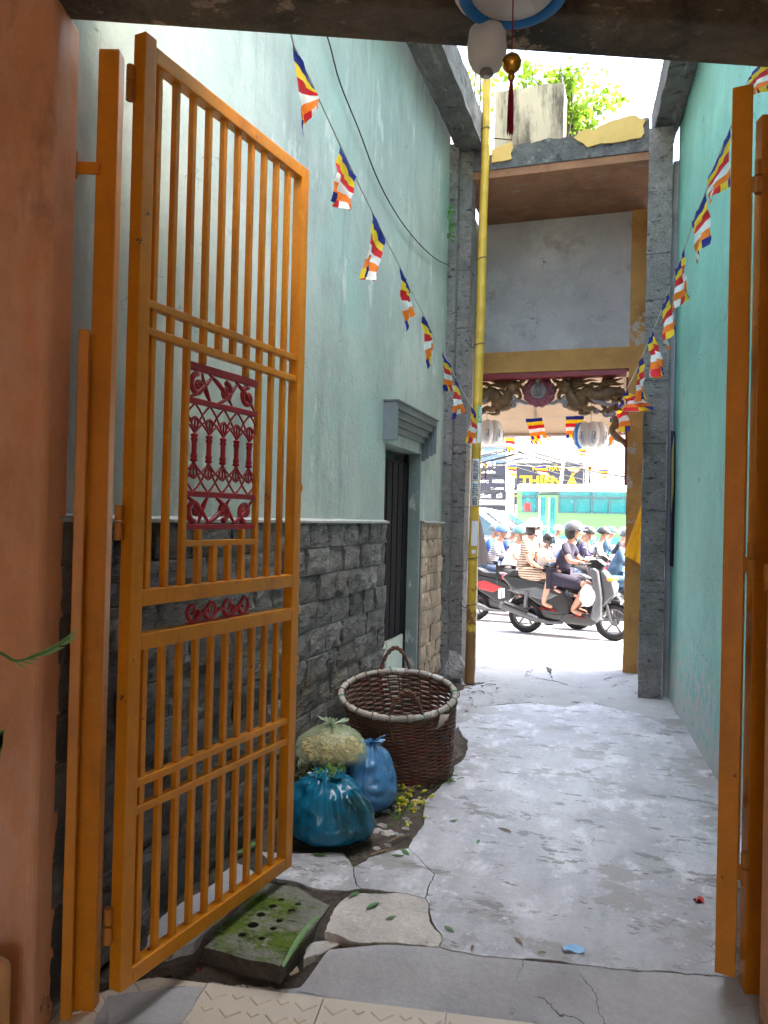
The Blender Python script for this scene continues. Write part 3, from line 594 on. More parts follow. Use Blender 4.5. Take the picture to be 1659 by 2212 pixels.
# tall gate post and the short latch bar left of it, with brackets to the pillar
def upright(name, px_b, py_b, w, d, z1, rz, lab, cat, zb=-.082, extra=None):
    p = PZ(px_b, py_b, zb); r_ = root(name, p, lab, cat)
    g = G().box((p.x, p.y, (zb+z1)/2), (w, d, z1-zb), Matrix.Rotation(rz, 3, 'Z')); build(g, 'tube', 'orange_paint', r_, bevel=.003)
    build(G().box((p.x, p.y, z1+.0015), (w-.004, d-.004, .003), Matrix.Rotation(rz, 3, 'Z')), 'end_cap', 'orange_paint', r_)
    return r_, p
tp_, tpp = upright('gate_post', 186, 2182, .066, .05, 2.965, YAW, 'tall orange square steel post that carries the open gate leaf', 'gate post')
st_, stp = upright('latch_bar', 143, 2205, .032, .045, 2.06, YAW+.25, 'short orange steel bar standing between the gate post and the salmon pillar', 'bar')
def bracket(px0, py0, px1, py1, pz, par):
    a = PD(px0, py0, pz); b = PD(px1, py1, pz); g = G().bar(a, b, .012, .038); build(g, 'wall_bracket', 'orange_paint', par, bevel=.002)
    c = a.lerp(b, .22)-CF*.012; g = G().tube([c-V((0, 0, .035)), c+V((0, 0, .045))], .012, 10); build(g, 'bracket_bolt', 'hinge_metal', par)
bracket(148, 362, 216, 364, 2.40, tp_); bracket(126, 1236, 190, 1236, 2.42, tp_); bracket(104, 2080, 160, 2078, 2.46, tp_)

# ------------------------------------------------------------ the other leaf, folded back and seen edge on
m0 = PZ(1566, 2107, ZB); rdir = (m0-EYE); rdir.z = 0; rdir.normalize(); rdir = Matrix.Rotation(radians(-1.5), 3, 'Z') @ rdir; rnn = V((rdir.y, -rdir.x, 0))
gr = root('gate_leaf', m0, 'orange steel gate leaf folded back edge on along the turquoise wall', 'gate', 'steel gate leaves')
def RP(u, z, t=0.0): return m0+rdir*u+rnn*t+V((0, 0, z-ZB))
def rbox(u0, u1, z0, z1, t, name):
    g = G(); g.prism([(u0, z0), (u1, z0), (u1, z1), (u0, z1)], lambda a, b, k_: RP(a, b, k_), -t/2, t/2); return build(g, name, 'orange_paint', gr, bevel=.003)
rbox(0, .05, ZB, 2.93, .062, 'stile'); rbox(.90, .95, ZB, 2.93, .046, 'stile')
for z in (ZB, 1.077, 1.212, 2.88): rbox(.05, .90, z, z+.05, .044, 'rail')
for z in (2.145, 2.06, .667, .583): rbox(.05, .90, z-.0125, z+.0125, .032, 'thin_rail')
for i in range(NB):
    u = .05+.85*(i+.7)/(NB+.4)
    for a, b in ((ZB+.05, .5705), (.5955, .6545), (.6795, 1.077), (1.262, 2.0475), (2.0725, 2.1325), (2.1575, 2.88)): rbox(u-BW/2, u+BW/2, a, b, .021, 'bar')
for z in (1.13,): rbox(.2, .7, z+.01, z+.07, .01, 'panel_strip')
rp_, rpp = upright('gate_post', 1622, 2168, .062, .05, 2.85, YAW-.05, 'tall orange square steel post beside the folded gate leaf', 'gate post', zb=-.06)
hb2 = RP(-.012, 0, .052)
for z in (2.62, 1.40, .42): hinge(hb2, z, gr, 1)
for z in (2.62, 1.40, .42): build(G().bar(RP(0, z-.02, .03), RP(-.012, z-.02, .06), .006, .05), 'hinge_plate', 'hinge_metal', gr)
bracket(1650, 1250, 1668, 1250, 2.35, rp_)
# ------------------------------------------------------------ gateway house
gh = root('gateway', (-.7, 7.5, 0), 'old gateway with rough grey piers, ochre columns and broken roof beam opening on the street', 'gateway')
YG = 6.97
def rough_box(a, b, amp, nx=4, nz=24, seed=0):
    """box whose faces are knocked about: subdivided and pushed by noise"""
    a = V(a); b = V(b); g = G(); d = b-a
    cells = [max(1, int(round(abs(d[i])/ (.09 if i < 2 else .16)))) for i in range(3)]
    def face(ax, side):
        u, v_ = [i for i in range(3) if i != ax]
        def fn(s, t):
            p = V(a); p[u] = a[u]+d[u]*s; p[v_] = a[v_]+d[v_]*t; p[ax] = (b if side else a)[ax]
            n = noise.noise_vector(p*6+V((seed, 0, 0)))*amp+noise.noise_vector(p*17+V((seed, 3, 0)))*amp*.5
            return p+n
        g.grid(fn, cells[u], cells[v_])
    for ax in range(3):
        for s in (0, 1): face(ax, s)
    return g
xl0, xl1 = -1.63, -1.50
build(rough_box((xl0, YG, -.05), (xl1, YG+.2, 4.96), .008, seed=1), 'grey_pier', 'grey_render', gh, smooth=True)
build(rough_box((.065, YG, -.05), (.262, YG+.2, 4.96), .010, seed=2), 'grey_pier', 'grey_render', gh, smooth=True)
for x0, x1 in ((xl0-.002, xl1+.002), (.063, .264)):     # block courses: thin proud fillets of mortar
    for z in (.55, 1.02, 1.62, 2.2, 2.75, 3.3, 3.85, 4.4):
        build(rough_box((x0-.001, YG-.004, z-.004), (x1+.001, YG+.203, z+.006), .008, seed=z), 'mortar_joint', 'dark_render', gh, smooth=True)
# side beams running back over the alley
build(rough_box((-1.64, 2.6, 4.965), (-1.40, YG+.25, 5.25), .012, seed=4), 'roof_beam', 'dark_render', gh, smooth=True)
bl0, bl1 = PZ(1462, 292, 4.965), PZ(1504, 143, 4.965); dd = (bl1-bl0).normalized(); g = rough_box((0, -.15, 4.965), (.20, 4.2, 5.25), .012, seed=5)
nn = V((dd.y, -dd.x, 0)); nn = nn if nn.x < 0 else -nn
g.v = [V((bl0.x, bl0.y, 0))+dd*v.y+nn*v.x+V((0, 0, v.z)) for v in g.v]
build(g, 'roof_beam', 'dark_render', gh, smooth=True)
# broken front beam with peeling ochre
g = G(); prof = [(xl1, 4.775), (xl1, 4.90), (-1.35, 4.91), (-1.25, 4.95), (-1.18, 4.94), (-1.05, 4.985), (-.95, 4.975), (-.82, 5.0), (-.72, 4.985), (-.62, 4.99), (-.5, 5.02), (-.42, 5.01), (-.33, 5.06), (-.22, 5.065), (-.12, 5.07), (-.05, 5.055), (.03, 5.07), (.065, 5.06), (.065, 4.775)]
prof2 = []
for i in range(len(prof)-1):
    a, b = prof[i], prof[i+1]
    for k_ in range(4):
        t = k_/4; x = a[0]+(b[0]-a[0])*t; z = a[1]+(b[1]-a[1])*t; prof2.append((x, z+(.012*fnz((x*22, 0, 2)) if z > 4.9 else 0)))
prof2.append(prof[-1])
g.prism(prof2, lambda a, b, t: V((a, t, b)), YG+.02, YG+.2); bbm = build(g, 'broken_beam', 'dark_render', gh)
for poly in ([(819, 597), (845, 572), (880, 560), (905, 566), (935, 545), (985, 525), (1030, 512), (1085, 500), (1132, 520), (1118, 545), (1124, 578), (1112, 598), (1000, 618), (880, 641), (862, 622), (838, 612)], [(466, 652), (490, 640), (520, 628), (552, 612), (560, 640), (548, 668), (552, 690), (500, 700), (466, 706)]):
    W = [PY(829.5+x/2, y/2, YG+.02) for x, y in poly]; P2 = fract([V((p.x, p.z)) for p in W], .16, .03); g = G(); g.prism([(p.x, p.y) for p in P2], lambda a, b, t: V((a, t, b)), YG+.004, YG+.03); build(g, 'plaster_patch', 'ochre_peeling', bbm)
build(G().bb((xl1-.1, YG+.03, 4.70), (.25, 8.34, 4.772)), 'roof_slab', 'soffit_brown', gh)
build(G().bb((xl1-.1, YG+.21, 4.774), (.25, 8.34, 4.83)), 'roof_screed', 'dark_render', gh)
# inner wall panel over the opening, ochre frame
YP = 8.12
build(G().bb((-1.75, YP, 3.31), (-.075, YP+.12, 4.70)), 'panel', 'grey_panel', gh)
build(G().bb((-1.80, YP-.03, 3.085), (-.06, YP+.16, 3.309)), 'cross_beam', 'ochre', gh, bevel=.004)
build(G().bb((-1.80, YP-.015, 3.03), (-.10, YP+.14, 3.083)), 'lintel', 'maroon', gh)
build(rough_box((-.075, YP-.03, -.05), (.085, YP+.15, 4.70), .006, seed=8), 'ochre_column', 'ochre', gh, smooth=True)
build(G().bb((-.10, YP+.155, 1.9), (-.06, YP+.20, 3.03)), 'door_frame', 'maroon', gh)
build(rough_box((-1.86, YP-.03, -.05), (-1.71, YP+.15, 4.70), .004, seed=9), 'ochre_column', 'ochre', gh, smooth=True)
build(G().bb((-2.0, YG+.12, -.05), (-1.66, YP-.03, 4.70)), 'side_wall', 'grey_panel', gh)
build(G().bb((.27, YG+.12, -.05), (.60, YP+.2, 4.70)), 'side_wall', 'grey_panel', gh)
build(G().bb((-1.66, 6.98, 2.2), (-1.605, 7.08, 4.9)), 'gap_shade_and_pipe', 'gap_black', gh)  # black strip standing in for the shade in the gap beside the pier
build(G().tube([V((-1.625, 7.0, .02)), V((-1.625, 7.0, 2.2))], .02, 8), 'gap_shade_and_pipe', 'rust', gh)
# stump of a stained pier with rebar on the roof, pipe behind
pa, pb = PY(1068, 300, 7.75), PY(1216, 300, 7.75); pt = PY(1130, 190, 7.75).z
prf = [(pa.x, 4.83)]; n_ = 24
for i in range(n_+1): x = pa.x+(pb.x-pa.x)*i/n_; prf.append((x, pt+.03*fnz((x*9, 1, 0))+.02*fnz((x*25, 4, 0))))
prf.append((pb.x, 4.83)); g = G(); g.prism(prf, lambda a, b, t: V((a, t, b)), 7.75, 8.1)
rpz = root('roof_pier', (pa.x, 7.75, 4.83), 'stained beige concrete pier stump standing on the gateway roof', 'pier')
build(g, 'shaft', 'pier_stain', rpz)
for x in (1022, 1034, 1046): 
    a = PY(x, 285, 7.6); build(G().tube([V((a.x, 7.6, 4.83)), V((a.x+.01, 7.6, a.z+.75))], .008, 5), 'reinforcing_rod', 'rust', rpz)
a = PY(1105, 302, 7.05); b = PY(1062, 298, 7.05); c = PY(1107, 282, 7.05)
build(G().tube([a-V((0, 0, .1)), a, b], .006, 5), 'reinforcing_rod', 'rust', gh); build(G().tube([a-V((0, 0, .1)), a, c], .006, 5), 'reinforcing_rod', 'rust', gh)
a = PY(1218, 275, 8.12); b = PY(1212, 125, 8.12)
build(G().tube([V((a.x, a.y, 4.83)), b], .022, 10), 'roof_pipe', 'steel', label='grey steel pipe rising beside the pier stump on the roof', cat='pipe')

# flag pole of painted bamboo with pasted notices
mat('bamboo_paint', (.56, .36, .04), var=.15, wear=((.20, .10, .03), .75, .5, 7), scale=5, rough=.45, bump=.2, bscale=30, stretch=(1, 1, .4), spots=[((.30, .16, .03), 16, .64, .74, (1, 1, .25)), ((.36, .20, .04), 2.0, .6, .75)])
mat('paper', (.72, .73, .74), var=.08, scale=12, rough=.8, spots=[((.45, .45, .46), 8, .6, .75)])
mat('ink', (.03, .04, .10), bump=0); mat('green_print', (.03, .42, .25), bump=0); mat('wire', (.05, .05, .05), rough=.6)
p0 = PY(1014, 1472, 6.905); p0.z = 0; p1 = PL(1053, 165, p0, p0+V((1, .05, 0)))
fp = root('flag_pole', p0, 'thick yellow bamboo pole with pasted phone number notices beside the grey pier', 'pole')
pts = [p0.lerp(p1, i/26)+V((.002*sin(i*.9), 0, 0)) for i in range(27)]
g = G(); rads = []; pp2 = []
for i in range(27):
    for dz, k_ in ((-.012, 1.0), (0, 1.07), (.012, 1.0)):
        pp2.append(pts[i]+V((0, 0, dz+(.012 if i == 0 else 0)))); rads.append((.047-.010*i/26)*k_)
g.tube(pp2, rads, 14); build(g, 'bamboo', 'bamboo_paint', fp, smooth=True)
def on_pole(y): t = (1474-y)/(1474-165); return p0.lerp(p1, t), .047-.010*t
to_c = V((-p0.x, -p0.y, 0)).normalized(); side = V((-to_c.y, to_c.x, 0)); side = side if side.x > 0 else -side
def wrap(y0, y1, m, name, a0=-.75, a1=.75):
    c0, r0 = on_pole(y0); c1, r1 = on_pole(y1); g = G()
    g.grid(lambda u, v: (c0.lerp(c1, v)+(to_c*cos(a0+(a1-a0)*u)+side*sin(a0+(a1-a0)*u))*((r0+r1)/2*1.02+.002)), 8, 6)
    return build(g, name, m, fp, smooth=True)
def pole_text(s, y_low, y_high, m, nx, size):
    c0, r0 = on_pole(y_low); c1, r1 = on_pole(y_high); o = c0+to_c*(r0*1.0+.006)+side*nx
    return text(s, size, o, (c1-c0), -side, m, fp, width=(c1-c0).length*.94, bold=.015)
wrap(1093, 1040, 'paper', 'notice'); pole_text('0931 272717', 1091, 1042, 'ink', .022, .066)
wrap(1038, 992, 'paper', 'notice'); pole_text('0921 27 2717', 1036, 994, 'ink', .020, .06)
wrap(1178, 1125, 'paper', 'notice', -.5, .8); wrap(958, 915, 'paper', 'notice', .1, 1.0); wrap(1195, 1187, 'paper', 'notice', -.3, .5)
wrap(914, 878, 'green_print', 'notice', .15, 1.0); pole_text('TUYEN', 912, 880, 'paper', .038, .03)
for y in (280, 560, 745, 1305, 1205):
    c, r_ = on_pole(y); build(G().tube([c+V(((r_+.004)*cos(t*pi/8), (r_+.004)*sin(t*pi/8), .01*cos(t*pi/8))) for t in range(16)], .004, 5, closed=True), 'wire_tie', 'wire', fp)
for y in (745, 1305):
    c, r_ = on_pole(y); build(G().tube(crv([c, c+V((-.06, -.02, -.03)), c+V((-.11, .0, .015))], 4), .004, 5), 'wire_tie', 'wire', fp)
# white rod along the pole
a = PZ(1026, 1450, 0); build(G().tube([a, PL(1036, 885, a, a+V((1, .05, 0)))], .010, 8), 'white_rod', mat('white_pvc', (.78, .78, .76), rough=.4, bump=0), label='thin white plastic rod standing against the yellow bamboo pole', cat='rod')

# carved dragon board under the lintel
mat('carved_wood', (.15, .082, .028), var=.35, scale=14, rough=.55, bump=.8, bscale=60, bdist=.01, spots=[((.05, .035, .02), 12, .52, .7), ((.30, .19, .06), 18, .62, .75)])
mat('carved_grey', (.22, .20, .19), var=.3, scale=14, rough=.6, bump=.6, bscale=50)
mat('lotus_red', (.20, .055, .07), var=.3, scale=14, rough=.5, bump=.4)
YC = 8.30
cw = root('dragon_carving', PY(1165, 900, YC), 'carved wooden board with two dragons facing a lotus medallion under the lintel', 'carving')
def zp(cx, cy, t=0.0):                                   # survey of the carving: enlarged view -> point on its plane
    p = PY(1011+cx/4.085, 777.7+cy/4.085, YC); return V((p.x, p.y-t, p.z))
def ztube(pts, r, name, m, par, t=0.0, n=7, k=4, flat=.8):
    P = crv([zp(x, y, t) for x, y in pts], k); g = G().tube(P, lerp_list([a*1.18/4.085*8.35/1640 for a in r], len(P)), n, flat=flat); return build(g, name, m, par, smooth=True)
md = build(G().lathe([(.001, .05), (.10, .045), (.135, .03), (.14, 0), (.14, -.02)], zp(630, 285), 24, V((0, -1, 0))), 'medallion', 'lotus_red', cw, smooth=True)
for i in range(14):
    t = i*2*pi/14; c = zp(630+112*cos(t), 285+105*sin(t), .02); build(G().blob(c, (.045, .03, .045), 8, 6), 'petal', 'lotus_red', md, smooth=True)
    c = zp(630+88*cos(t+.2), 285+85*sin(t+.2), .035); build(G().blob(c, (.034, .02, .034), 8, 6), 'petal', 'lotus_red', md, smooth=True)
build(G().lathe([(.075, .055), (.085, .06), (.085, .045)], zp(625, 280), 20, V((0, -1, 0))), 'ring', 'carved_grey', md, smooth=True)
for dx in (-22, 0, 22): build(G().tube([zp(622+dx, 225, .065), zp(622+dx, 320, .065)], .010, 8), 'finger', 'carved_grey', md, smooth=True)
build(G().blob(zp(625, 185, .06), (.03, .02, .035), 8, 6), 'flame_knob', 'carved_grey', md, smooth=True)
def dragon(mir, name_lab):
    f = (lambda x: x) if not mir else (lambda x: 1262-x)
    q = lambda pts: [(f(x), y) for x, y in pts]
    d = ztube(q([(1400, 330), (1340, 290), (1240, 300), (1130, 330), (1060, 290), (1010, 330), (1000, 390), (930, 360), (900, 290), (880, 240)]), [20, 45, 66, 70, 62, 60, 62, 58, 48, 44], 'dragon', 'carved_wood', cw, .0)
    for i in range(26):                              # scales along the back
        t = i/25; x = 1380-480*t; y = 300+40*sin(t*9)
        build(G().blob(zp(f(x), y, .05+.01*(i % 2)), (.022, .012, .018), 6, 4), 'scale', 'carved_wood', d, smooth=True)
    ztube(q([(900, 250), (860, 235), (820, 225), (790, 215)]), [58, 62, 44, 22], 'head', 'carved_wood', d, .03)
    ztube(q([(880, 270), (840, 285), (800, 300)]), [28, 26, 12], 'jaw', 'carved_wood', d, .03)
    ztube(q([(800, 200), (770, 190), (755, 165), (770, 150)]), [18, 16, 12, 6], 'snout', 'carved_wood', d, .03)
    build(G().blob(zp(f(858), 205, .085), (.018, .012, .016), 8, 6), 'eye', 'carved_grey', d, smooth=True)
    for pts in ([(880, 200), (840, 150), (880, 130), (940, 150)], [(900, 190), (960, 150), (1020, 150)], [(910, 205), (980, 175), (1060, 150), (1120, 130)], [(915, 225), (1000, 200), (1080, 180), (1145, 185)], [(930, 240), (1010, 225), (1080, 230), (1110, 240)]):
        ztube(q(pts), [24, 18, 10, 3], 'mane', 'carved_wood', d, .02)
    for pts in ([(1200, 190), (1230, 150), (1290, 150), (1340, 125)], [(1190, 220), (1230, 185), (1300, 180), (1370, 160)], [(1200, 230), (1260, 205), (1330, 215), (1375, 210)], [(1180, 240), (1200, 190), (1195, 170)]):
        ztube(q(pts), [30, 24, 14, 4], 'tail_wisp', 'carved_wood', d, .01)
    ztube(q([(1070, 290), (1090, 350), (1160, 380), (1250, 400), (1330, 380)]), [12, 18, 20, 18, 10], 'whisker_band', 'carved_grey', d, .055)
    for pts in ([(950, 380), (960, 430), (900, 420), (870, 400)], [(1010, 400), (1050, 440), (1100, 430), (1130, 460)], [(1300, 330), (1290, 400), (1250, 440), (1220, 470)], [(890, 300), (905, 340), (870, 350)]):
        ztube(q(pts), [34, 30, 26, 12], 'leg', 'carved_wood', d, .02)
    for cx, cy, r_ in ((860, 345, 36), (900, 360, 28), (865, 395, 30), (1220, 470, 38), (1270, 470, 34), (1130, 450, 28)):
        g = G(); build(g.tube([zp(f(cx)+r_*(1-.8*i/18)*cos(i*.75), cy+r_*(1-.8*i/18)*sin(i*.75), .02) for i in range(19)], .012, 6), 'cloud_scroll', 'carved_grey', d, smooth=True)
    for pts in ([(1060, 260), (1090, 215), (1150, 215), (1180, 200)], [(1110, 300), (1150, 250), (1210, 255), (1250, 240)], [(1240, 330), (1290, 290), (1350, 280), (1375, 250)], [(980, 330), (1020, 280), (1060, 270)], [(1330, 330), (1360, 370), (1375, 420)], [(1180, 400), (1210, 430), (1180, 460), (1150, 440)], [(1020, 440), (990, 470), (1040, 480), (1090, 470)], [(1290, 440), (1330, 430), (1370, 450)], [(930, 300), (960, 270), (1000, 265)], [(790, 235), (770, 260), (780, 285)], [(820, 260), (800, 330), (840, 350)], [(1330, 240), (1360, 290), (1340, 340)]):
        ztube(q(pts), [16, 20, 14, 5], 'flame_wisp', 'carved_wood', d, .015)
    ztube(q([(860, 380), (800, 365), (750, 385), (700, 375), (690, 390)]), [20, 20, 18, 14, 8], 'cloud_band', 'carved_grey', d, .01)
    return d
dragon(False, ''); dragon(True, '')
build(G().bb(zp(100, 120, -.02)-V((0, 0, 0)), zp(1375, 128, .02)), 'top_strip', 'carved_wood', cw)
ztube([(1290, 500), (1300, 560), (1270, 620), (1310, 680), (1370, 720), (1400, 780)], [26, 34, 30, 34, 26, 12], 'corner_scroll', 'carved_wood', cw)
ztube([(1300, 600), (1340, 590), (1350, 560)], [16, 14, 5], 'corner_scroll', 'carved_wood', cw)
# ------------------------------------------------------------ strings of five-colour flags
for nm, c in (('blue', (.010, .018, .22)), ('yellow', (.80, .56, .015)), ('red', (.62, .010, .018)), ('white', (.78, .78, .78)), ('orange', (.85, .20, .010))):
    mat('cloth_'+nm, c, var=.10, scale=30, rough=.8, trans=.38, bump=.3, bscale=120)
mat('string', (.55, .55, .53), bump=0)
STR = ['cloth_blue', 'cloth_yellow', 'cloth_red', 'cloth_white', 'cloth_orange']
def flag(A, B, C, D, label, group, seed, amp=.018):
    """A-B lies on the string (blue hem), D-C is the free end"""
    r = random.Random(seed); nrm = (B-A).cross(D-A)
    nrm = nrm.normalized() if nrm.length > 1e-9 else V((0, -1, 0)); L = ((D-A).length+(C-B).length)/2; wd = (B-A).length
    ph = r.uniform(0, 6); fq = r.uniform(5, 8)
    def P(u, v):
        p = A.lerp(B, u).lerp(D.lerp(C, u), v)
        k = amp*(L/.35)*(.25+v)*(sin(fq*u+ph+v*2.2)+.5*sin(11*u+ph*2-v*3)); sag = -.03*L*sin(pi*v)*(u-.5)
        return p+nrm*(k+.01*fnz(p, 25))+(B-A)*(sag+.05*fnz((v*4, seed, 0)))
    rt = root('flag', A.copy(), label, 'flag', group)
    def piece(u0, u1, v0, v1, m, nm):
        g = G().grid(lambda a, b: P(u0+(u1-u0)*a, v0+(v1-v0)*b), max(2, int(8*(u1-u0)+.5)), 3); build(g, nm, m, rt, smooth=True)
    for i in range(5): piece(0, 1, i/6, (i+1)/6, STR[i], 'stripe')
    for i in range(5): piece(i/5, (i+1)/5, 5/6, 1, STR[i], 'end_patch')
    return rt
def flag_line(name, lab, a, b, quads, lf, grp, extra0, extra1, seed, hoist=None):
    pts = [PL(*extra0, a, b)]
    for i, q in enumerate(quads):
        Q = [PL(x, y, a, b) for x, y in q]
        flag(*Q, lf[i] if isinstance(lf, list) else lf, grp, seed+i); pts += [Q[0], Q[1]]
    pts.append(PL(*extra1, a, b))
    build(G().tube(pts, .0028, 5), name, 'string', label=lab, cat='string')
La, Lb = PD(632, 85, 2.6), PD(1032, 900, 7.05)
LQ = [[(634, 97), (678, 190), (686, 226), (650, 298)], [(733.5, 311), (767, 382), (752, 457), (709, 434)], [(804, 457), (832, 515), (803, 608), (779, 598)],
      [(865, 578), (886, 625), (889, 680), (876, 717)], [(913, 676), (932, 715), (935, 755), (924, 798)], [(954, 758), (971, 786), (979, 843), (966, 845)],
      [(984, 816), (994, 836), (1001, 890), (974, 908)], [(1018, 877), (1033, 898), (1024, 958), (1007, 956)]]
ordw = ['highest', 'second highest', 'third highest', 'fourth highest', 'fifth highest', 'sixth highest', 'seventh highest', 'lowest', 'ninth', 'tenth']
flag_line('flag_string', 'thin white string of flags sloping down the pale green wall side', La, Lb, LQ, [f'striped cloth flag, {ordw[i]} on the string by the pale green wall' for i in range(8)], 'flags along the pale green wall', (628, 70), (1040, 905), 10)
Ra, Rb = PD(1640, 150, 2.75), PD(1345, 862, 7.75)
RQ = [[(1656, 118), (1618, 168), (1620, 206), (1664, 196)], [(1577, 277), (1534, 380), (1529, 441), (1575, 397)], [(1524, 415), (1497, 480), (1499, 571), (1530, 527)], [(1479, 537), (1461, 582), (1459, 672), (1487, 640)],
      [(1443, 632), (1431, 665), (1436, 757), (1454, 716)], [(1412, 711), (1403, 731), (1416, 818), (1428, 808)], [(1387, 771), (1376, 798), (1379, 868), (1399, 861)],
      [(1353, 842), (1350, 852), (1377, 890), (1394, 886)], [(1344, 863), (1333, 880), (1339, 938), (1353, 931)]]
ordr = ['highest', 'second highest', 'third highest', 'fourth highest', 'fifth highest', 'sixth highest', 'seventh highest', 'blown sideways second lowest', 'lowest']
flag_line('flag_string', 'thin white string of flags sloping down the turquoise wall side', Ra, Rb, RQ, [f'striped cloth flag, {ordr[i]} on the string by the turquoise wall' for i in range(9)], 'flags along the turquoise wall', (1690, 60), (1318, 905), 40)
BQ1 = [[(1135, 905), (1171, 902), (1181, 946), (1148, 950)], [(1221.5, 899), (1261, 898), (1257, 945), (1223, 947)], [(1318, 902), (1328, 900), (1326, 960), (1314, 964)]]
BQ2 = [[(1054, 909), (1097, 907), (1103, 918), (1082, 917)], [(1061, 914), (1089, 913), (1090, 959), (1072, 952)], [(1133, 917), (1148, 916), (1173, 961), (1148, 959)], [(1209, 919), (1222, 918), (1221, 928), (1214, 926)], [(1303, 921), (1314, 920), (1316, 934), (1306, 932)]]
BQ3 = [[(1089, 940), (1113, 939), (1110, 981), (1093, 974)], [(1178, 940), (1192, 939), (1190, 951), (1181, 952)], [(1247, 968), (1268, 967), (1263, 987), (1252, 984)]]
BQ4 = [[(1093, 1005), (1114, 1004), (1116, 1033), (1103, 1026)], [(1153, 1008), (1179, 1006), (1187, 1038), (1168, 1028)], [(1222, 1010), (1257, 1009), (1246, 1021), (1232, 1019)], [(1292, 1014), (1312, 1014), (1315, 1037), (1302, 1033)]]
for i, (q, yy, e0, e1) in enumerate(((BQ1, 9.1, (1030, 912), (1345, 892)), (BQ2, 9.6, (1020, 908), (1360, 924)), (BQ3, 11.0, (1020, 938), (1380, 962)), (BQ4, 13.5, (1020, 1003), (1380, 1016)))):
    wh = ['under the carved board', 'beneath the beige canopy', 'over the pavement', 'over the street above the bus'][i]
    flag_line('flag_string', f'thin string of small flags strung {wh}', V((0, yy, 0)), V((1, yy, 0)), q, [f'small striped cloth flag {wh}, {["first", "second", "third", "fourth", "fifth"][n_]} from the bamboo pole' for n_ in range(len(q))], f'flags {wh}', e0, e1, 70+10*i)

# hanging banners at the piers
mat('banner_yellow', (.80, .42, .02), var=.08, rough=.8, trans=.35, scale=8); mat('banner_grey', (.32, .27, .26), var=.1, rough=.85, trans=.25); mat('banner_navy', (.03, .03, .07), var=.2, rough=.85, trans=.1); mat('banner_olive', (.34, .33, .10), var=.2, rough=.8)
def banner(px, depthY, m, lab, amp=.012, n=10):
    Q = [PY(x, y, depthY) for x, y in px]
    g = G().grid(lambda u, v: Q[0].lerp(Q[1], u).lerp(Q[3].lerp(Q[2], u), v)+V((0, amp*sin(u*9+v*3)*(.3+v), 0)), n, n)
    return build(g, 'banner', m, smooth=True, label=lab, cat='banner')
banner([(1386, 1088), (1389, 1088), (1388, 1222), (1347, 1198)], 8.0, 'banner_yellow', 'plain yellow cloth hanging against the ochre column', .02)
banner([(1029, 1105), (1034, 1105), (1059, 1212), (1029, 1226)], 7.35, 'banner_grey', 'grey brown cloth hanging beside the yellow bamboo pole', .02)
banner([(1449, 930), (1459, 932), (1458, 1226), (1446, 1222)], 6.9, 'banner_navy', 'folded dark navy cloth hanging between the grey pier and turquoise wall', .02)
banner([(1451, 975), (1456, 940), (1455, 1060), (1450, 1110)], 6.86, 'banner_olive', 'folded olive cloth hanging over the dark navy cloth', .012)

# ------------------------------------------------------------ lanterns
mat('lantern_white', (.80, .80, .80), var=.05, scale=8, rough=.5, trans=.4, bump=.1); mat('lantern_blue', (.02, .22, .62), var=.1, rough=.5, trans=.25); mat('lantern_grey', (.52, .56, .60), rough=.6, trans=.2, bump=0)
mat('gold', (.60, .34, .05), metal=.9, rough=.22, bump=.1, var=.15); mat('tassel', (.26, .006, .03), var=.25, rough=.7, scale=60); mat('mark', (.10, .11, .12), bump=0)
def lantern(c, R, h, lab, blue, cord_to, group=None, tassel=True):
    rt = root('lotus_lantern', c, lab, 'lantern', group)
    core = build(G().lathe([(.02, h*.46), (R*.5, h*.44), (R*.72, h*.2), (R*.74, -h*.2), (R*.5, -h*.46), (.02, -h*.48)], c, 20), 'core', 'lantern_white', rt, smooth=True)
    for i in range(8):
        t = i*2*pi/8+.25; d = V((cos(t), sin(t), 0)); q = c+d*R*.62
        Rm = Matrix.Rotation(t, 3, 'Z')
        p = build(G().blob(q, (R*.42, R*.44, h*.5), 12, 8, R=Rm), 'petal', 'lantern_blue' if i in blue else 'lantern_white', rt, smooth=True)
        build(G().blob(q+d*R*.30+V((0, 0, -.02)), (R*.12, R*.22, h*.30), 10, 6, R=Rm), 'petal_print', 'lantern_grey', p, smooth=True)
        s_ = V((-d.y, d.x, 0)); b0 = q+d*R*.43
        build(G().tube([b0+V((0, 0, h*.10)), b0+s_*.012+V((0, 0, .0)), b0+V((0, 0, -h*.16)), b0+s_*.02+V((0, 0, -h*.17))], .004, 5), 'printed_mark', 'mark', p)
    build(G().tube([c+V((0, 0, h*.45)), cord_to], .003, 5), 'cord', 'wire', rt)
    if tassel: hang_tassel(rt, c, h, .022, .20)
    return rt
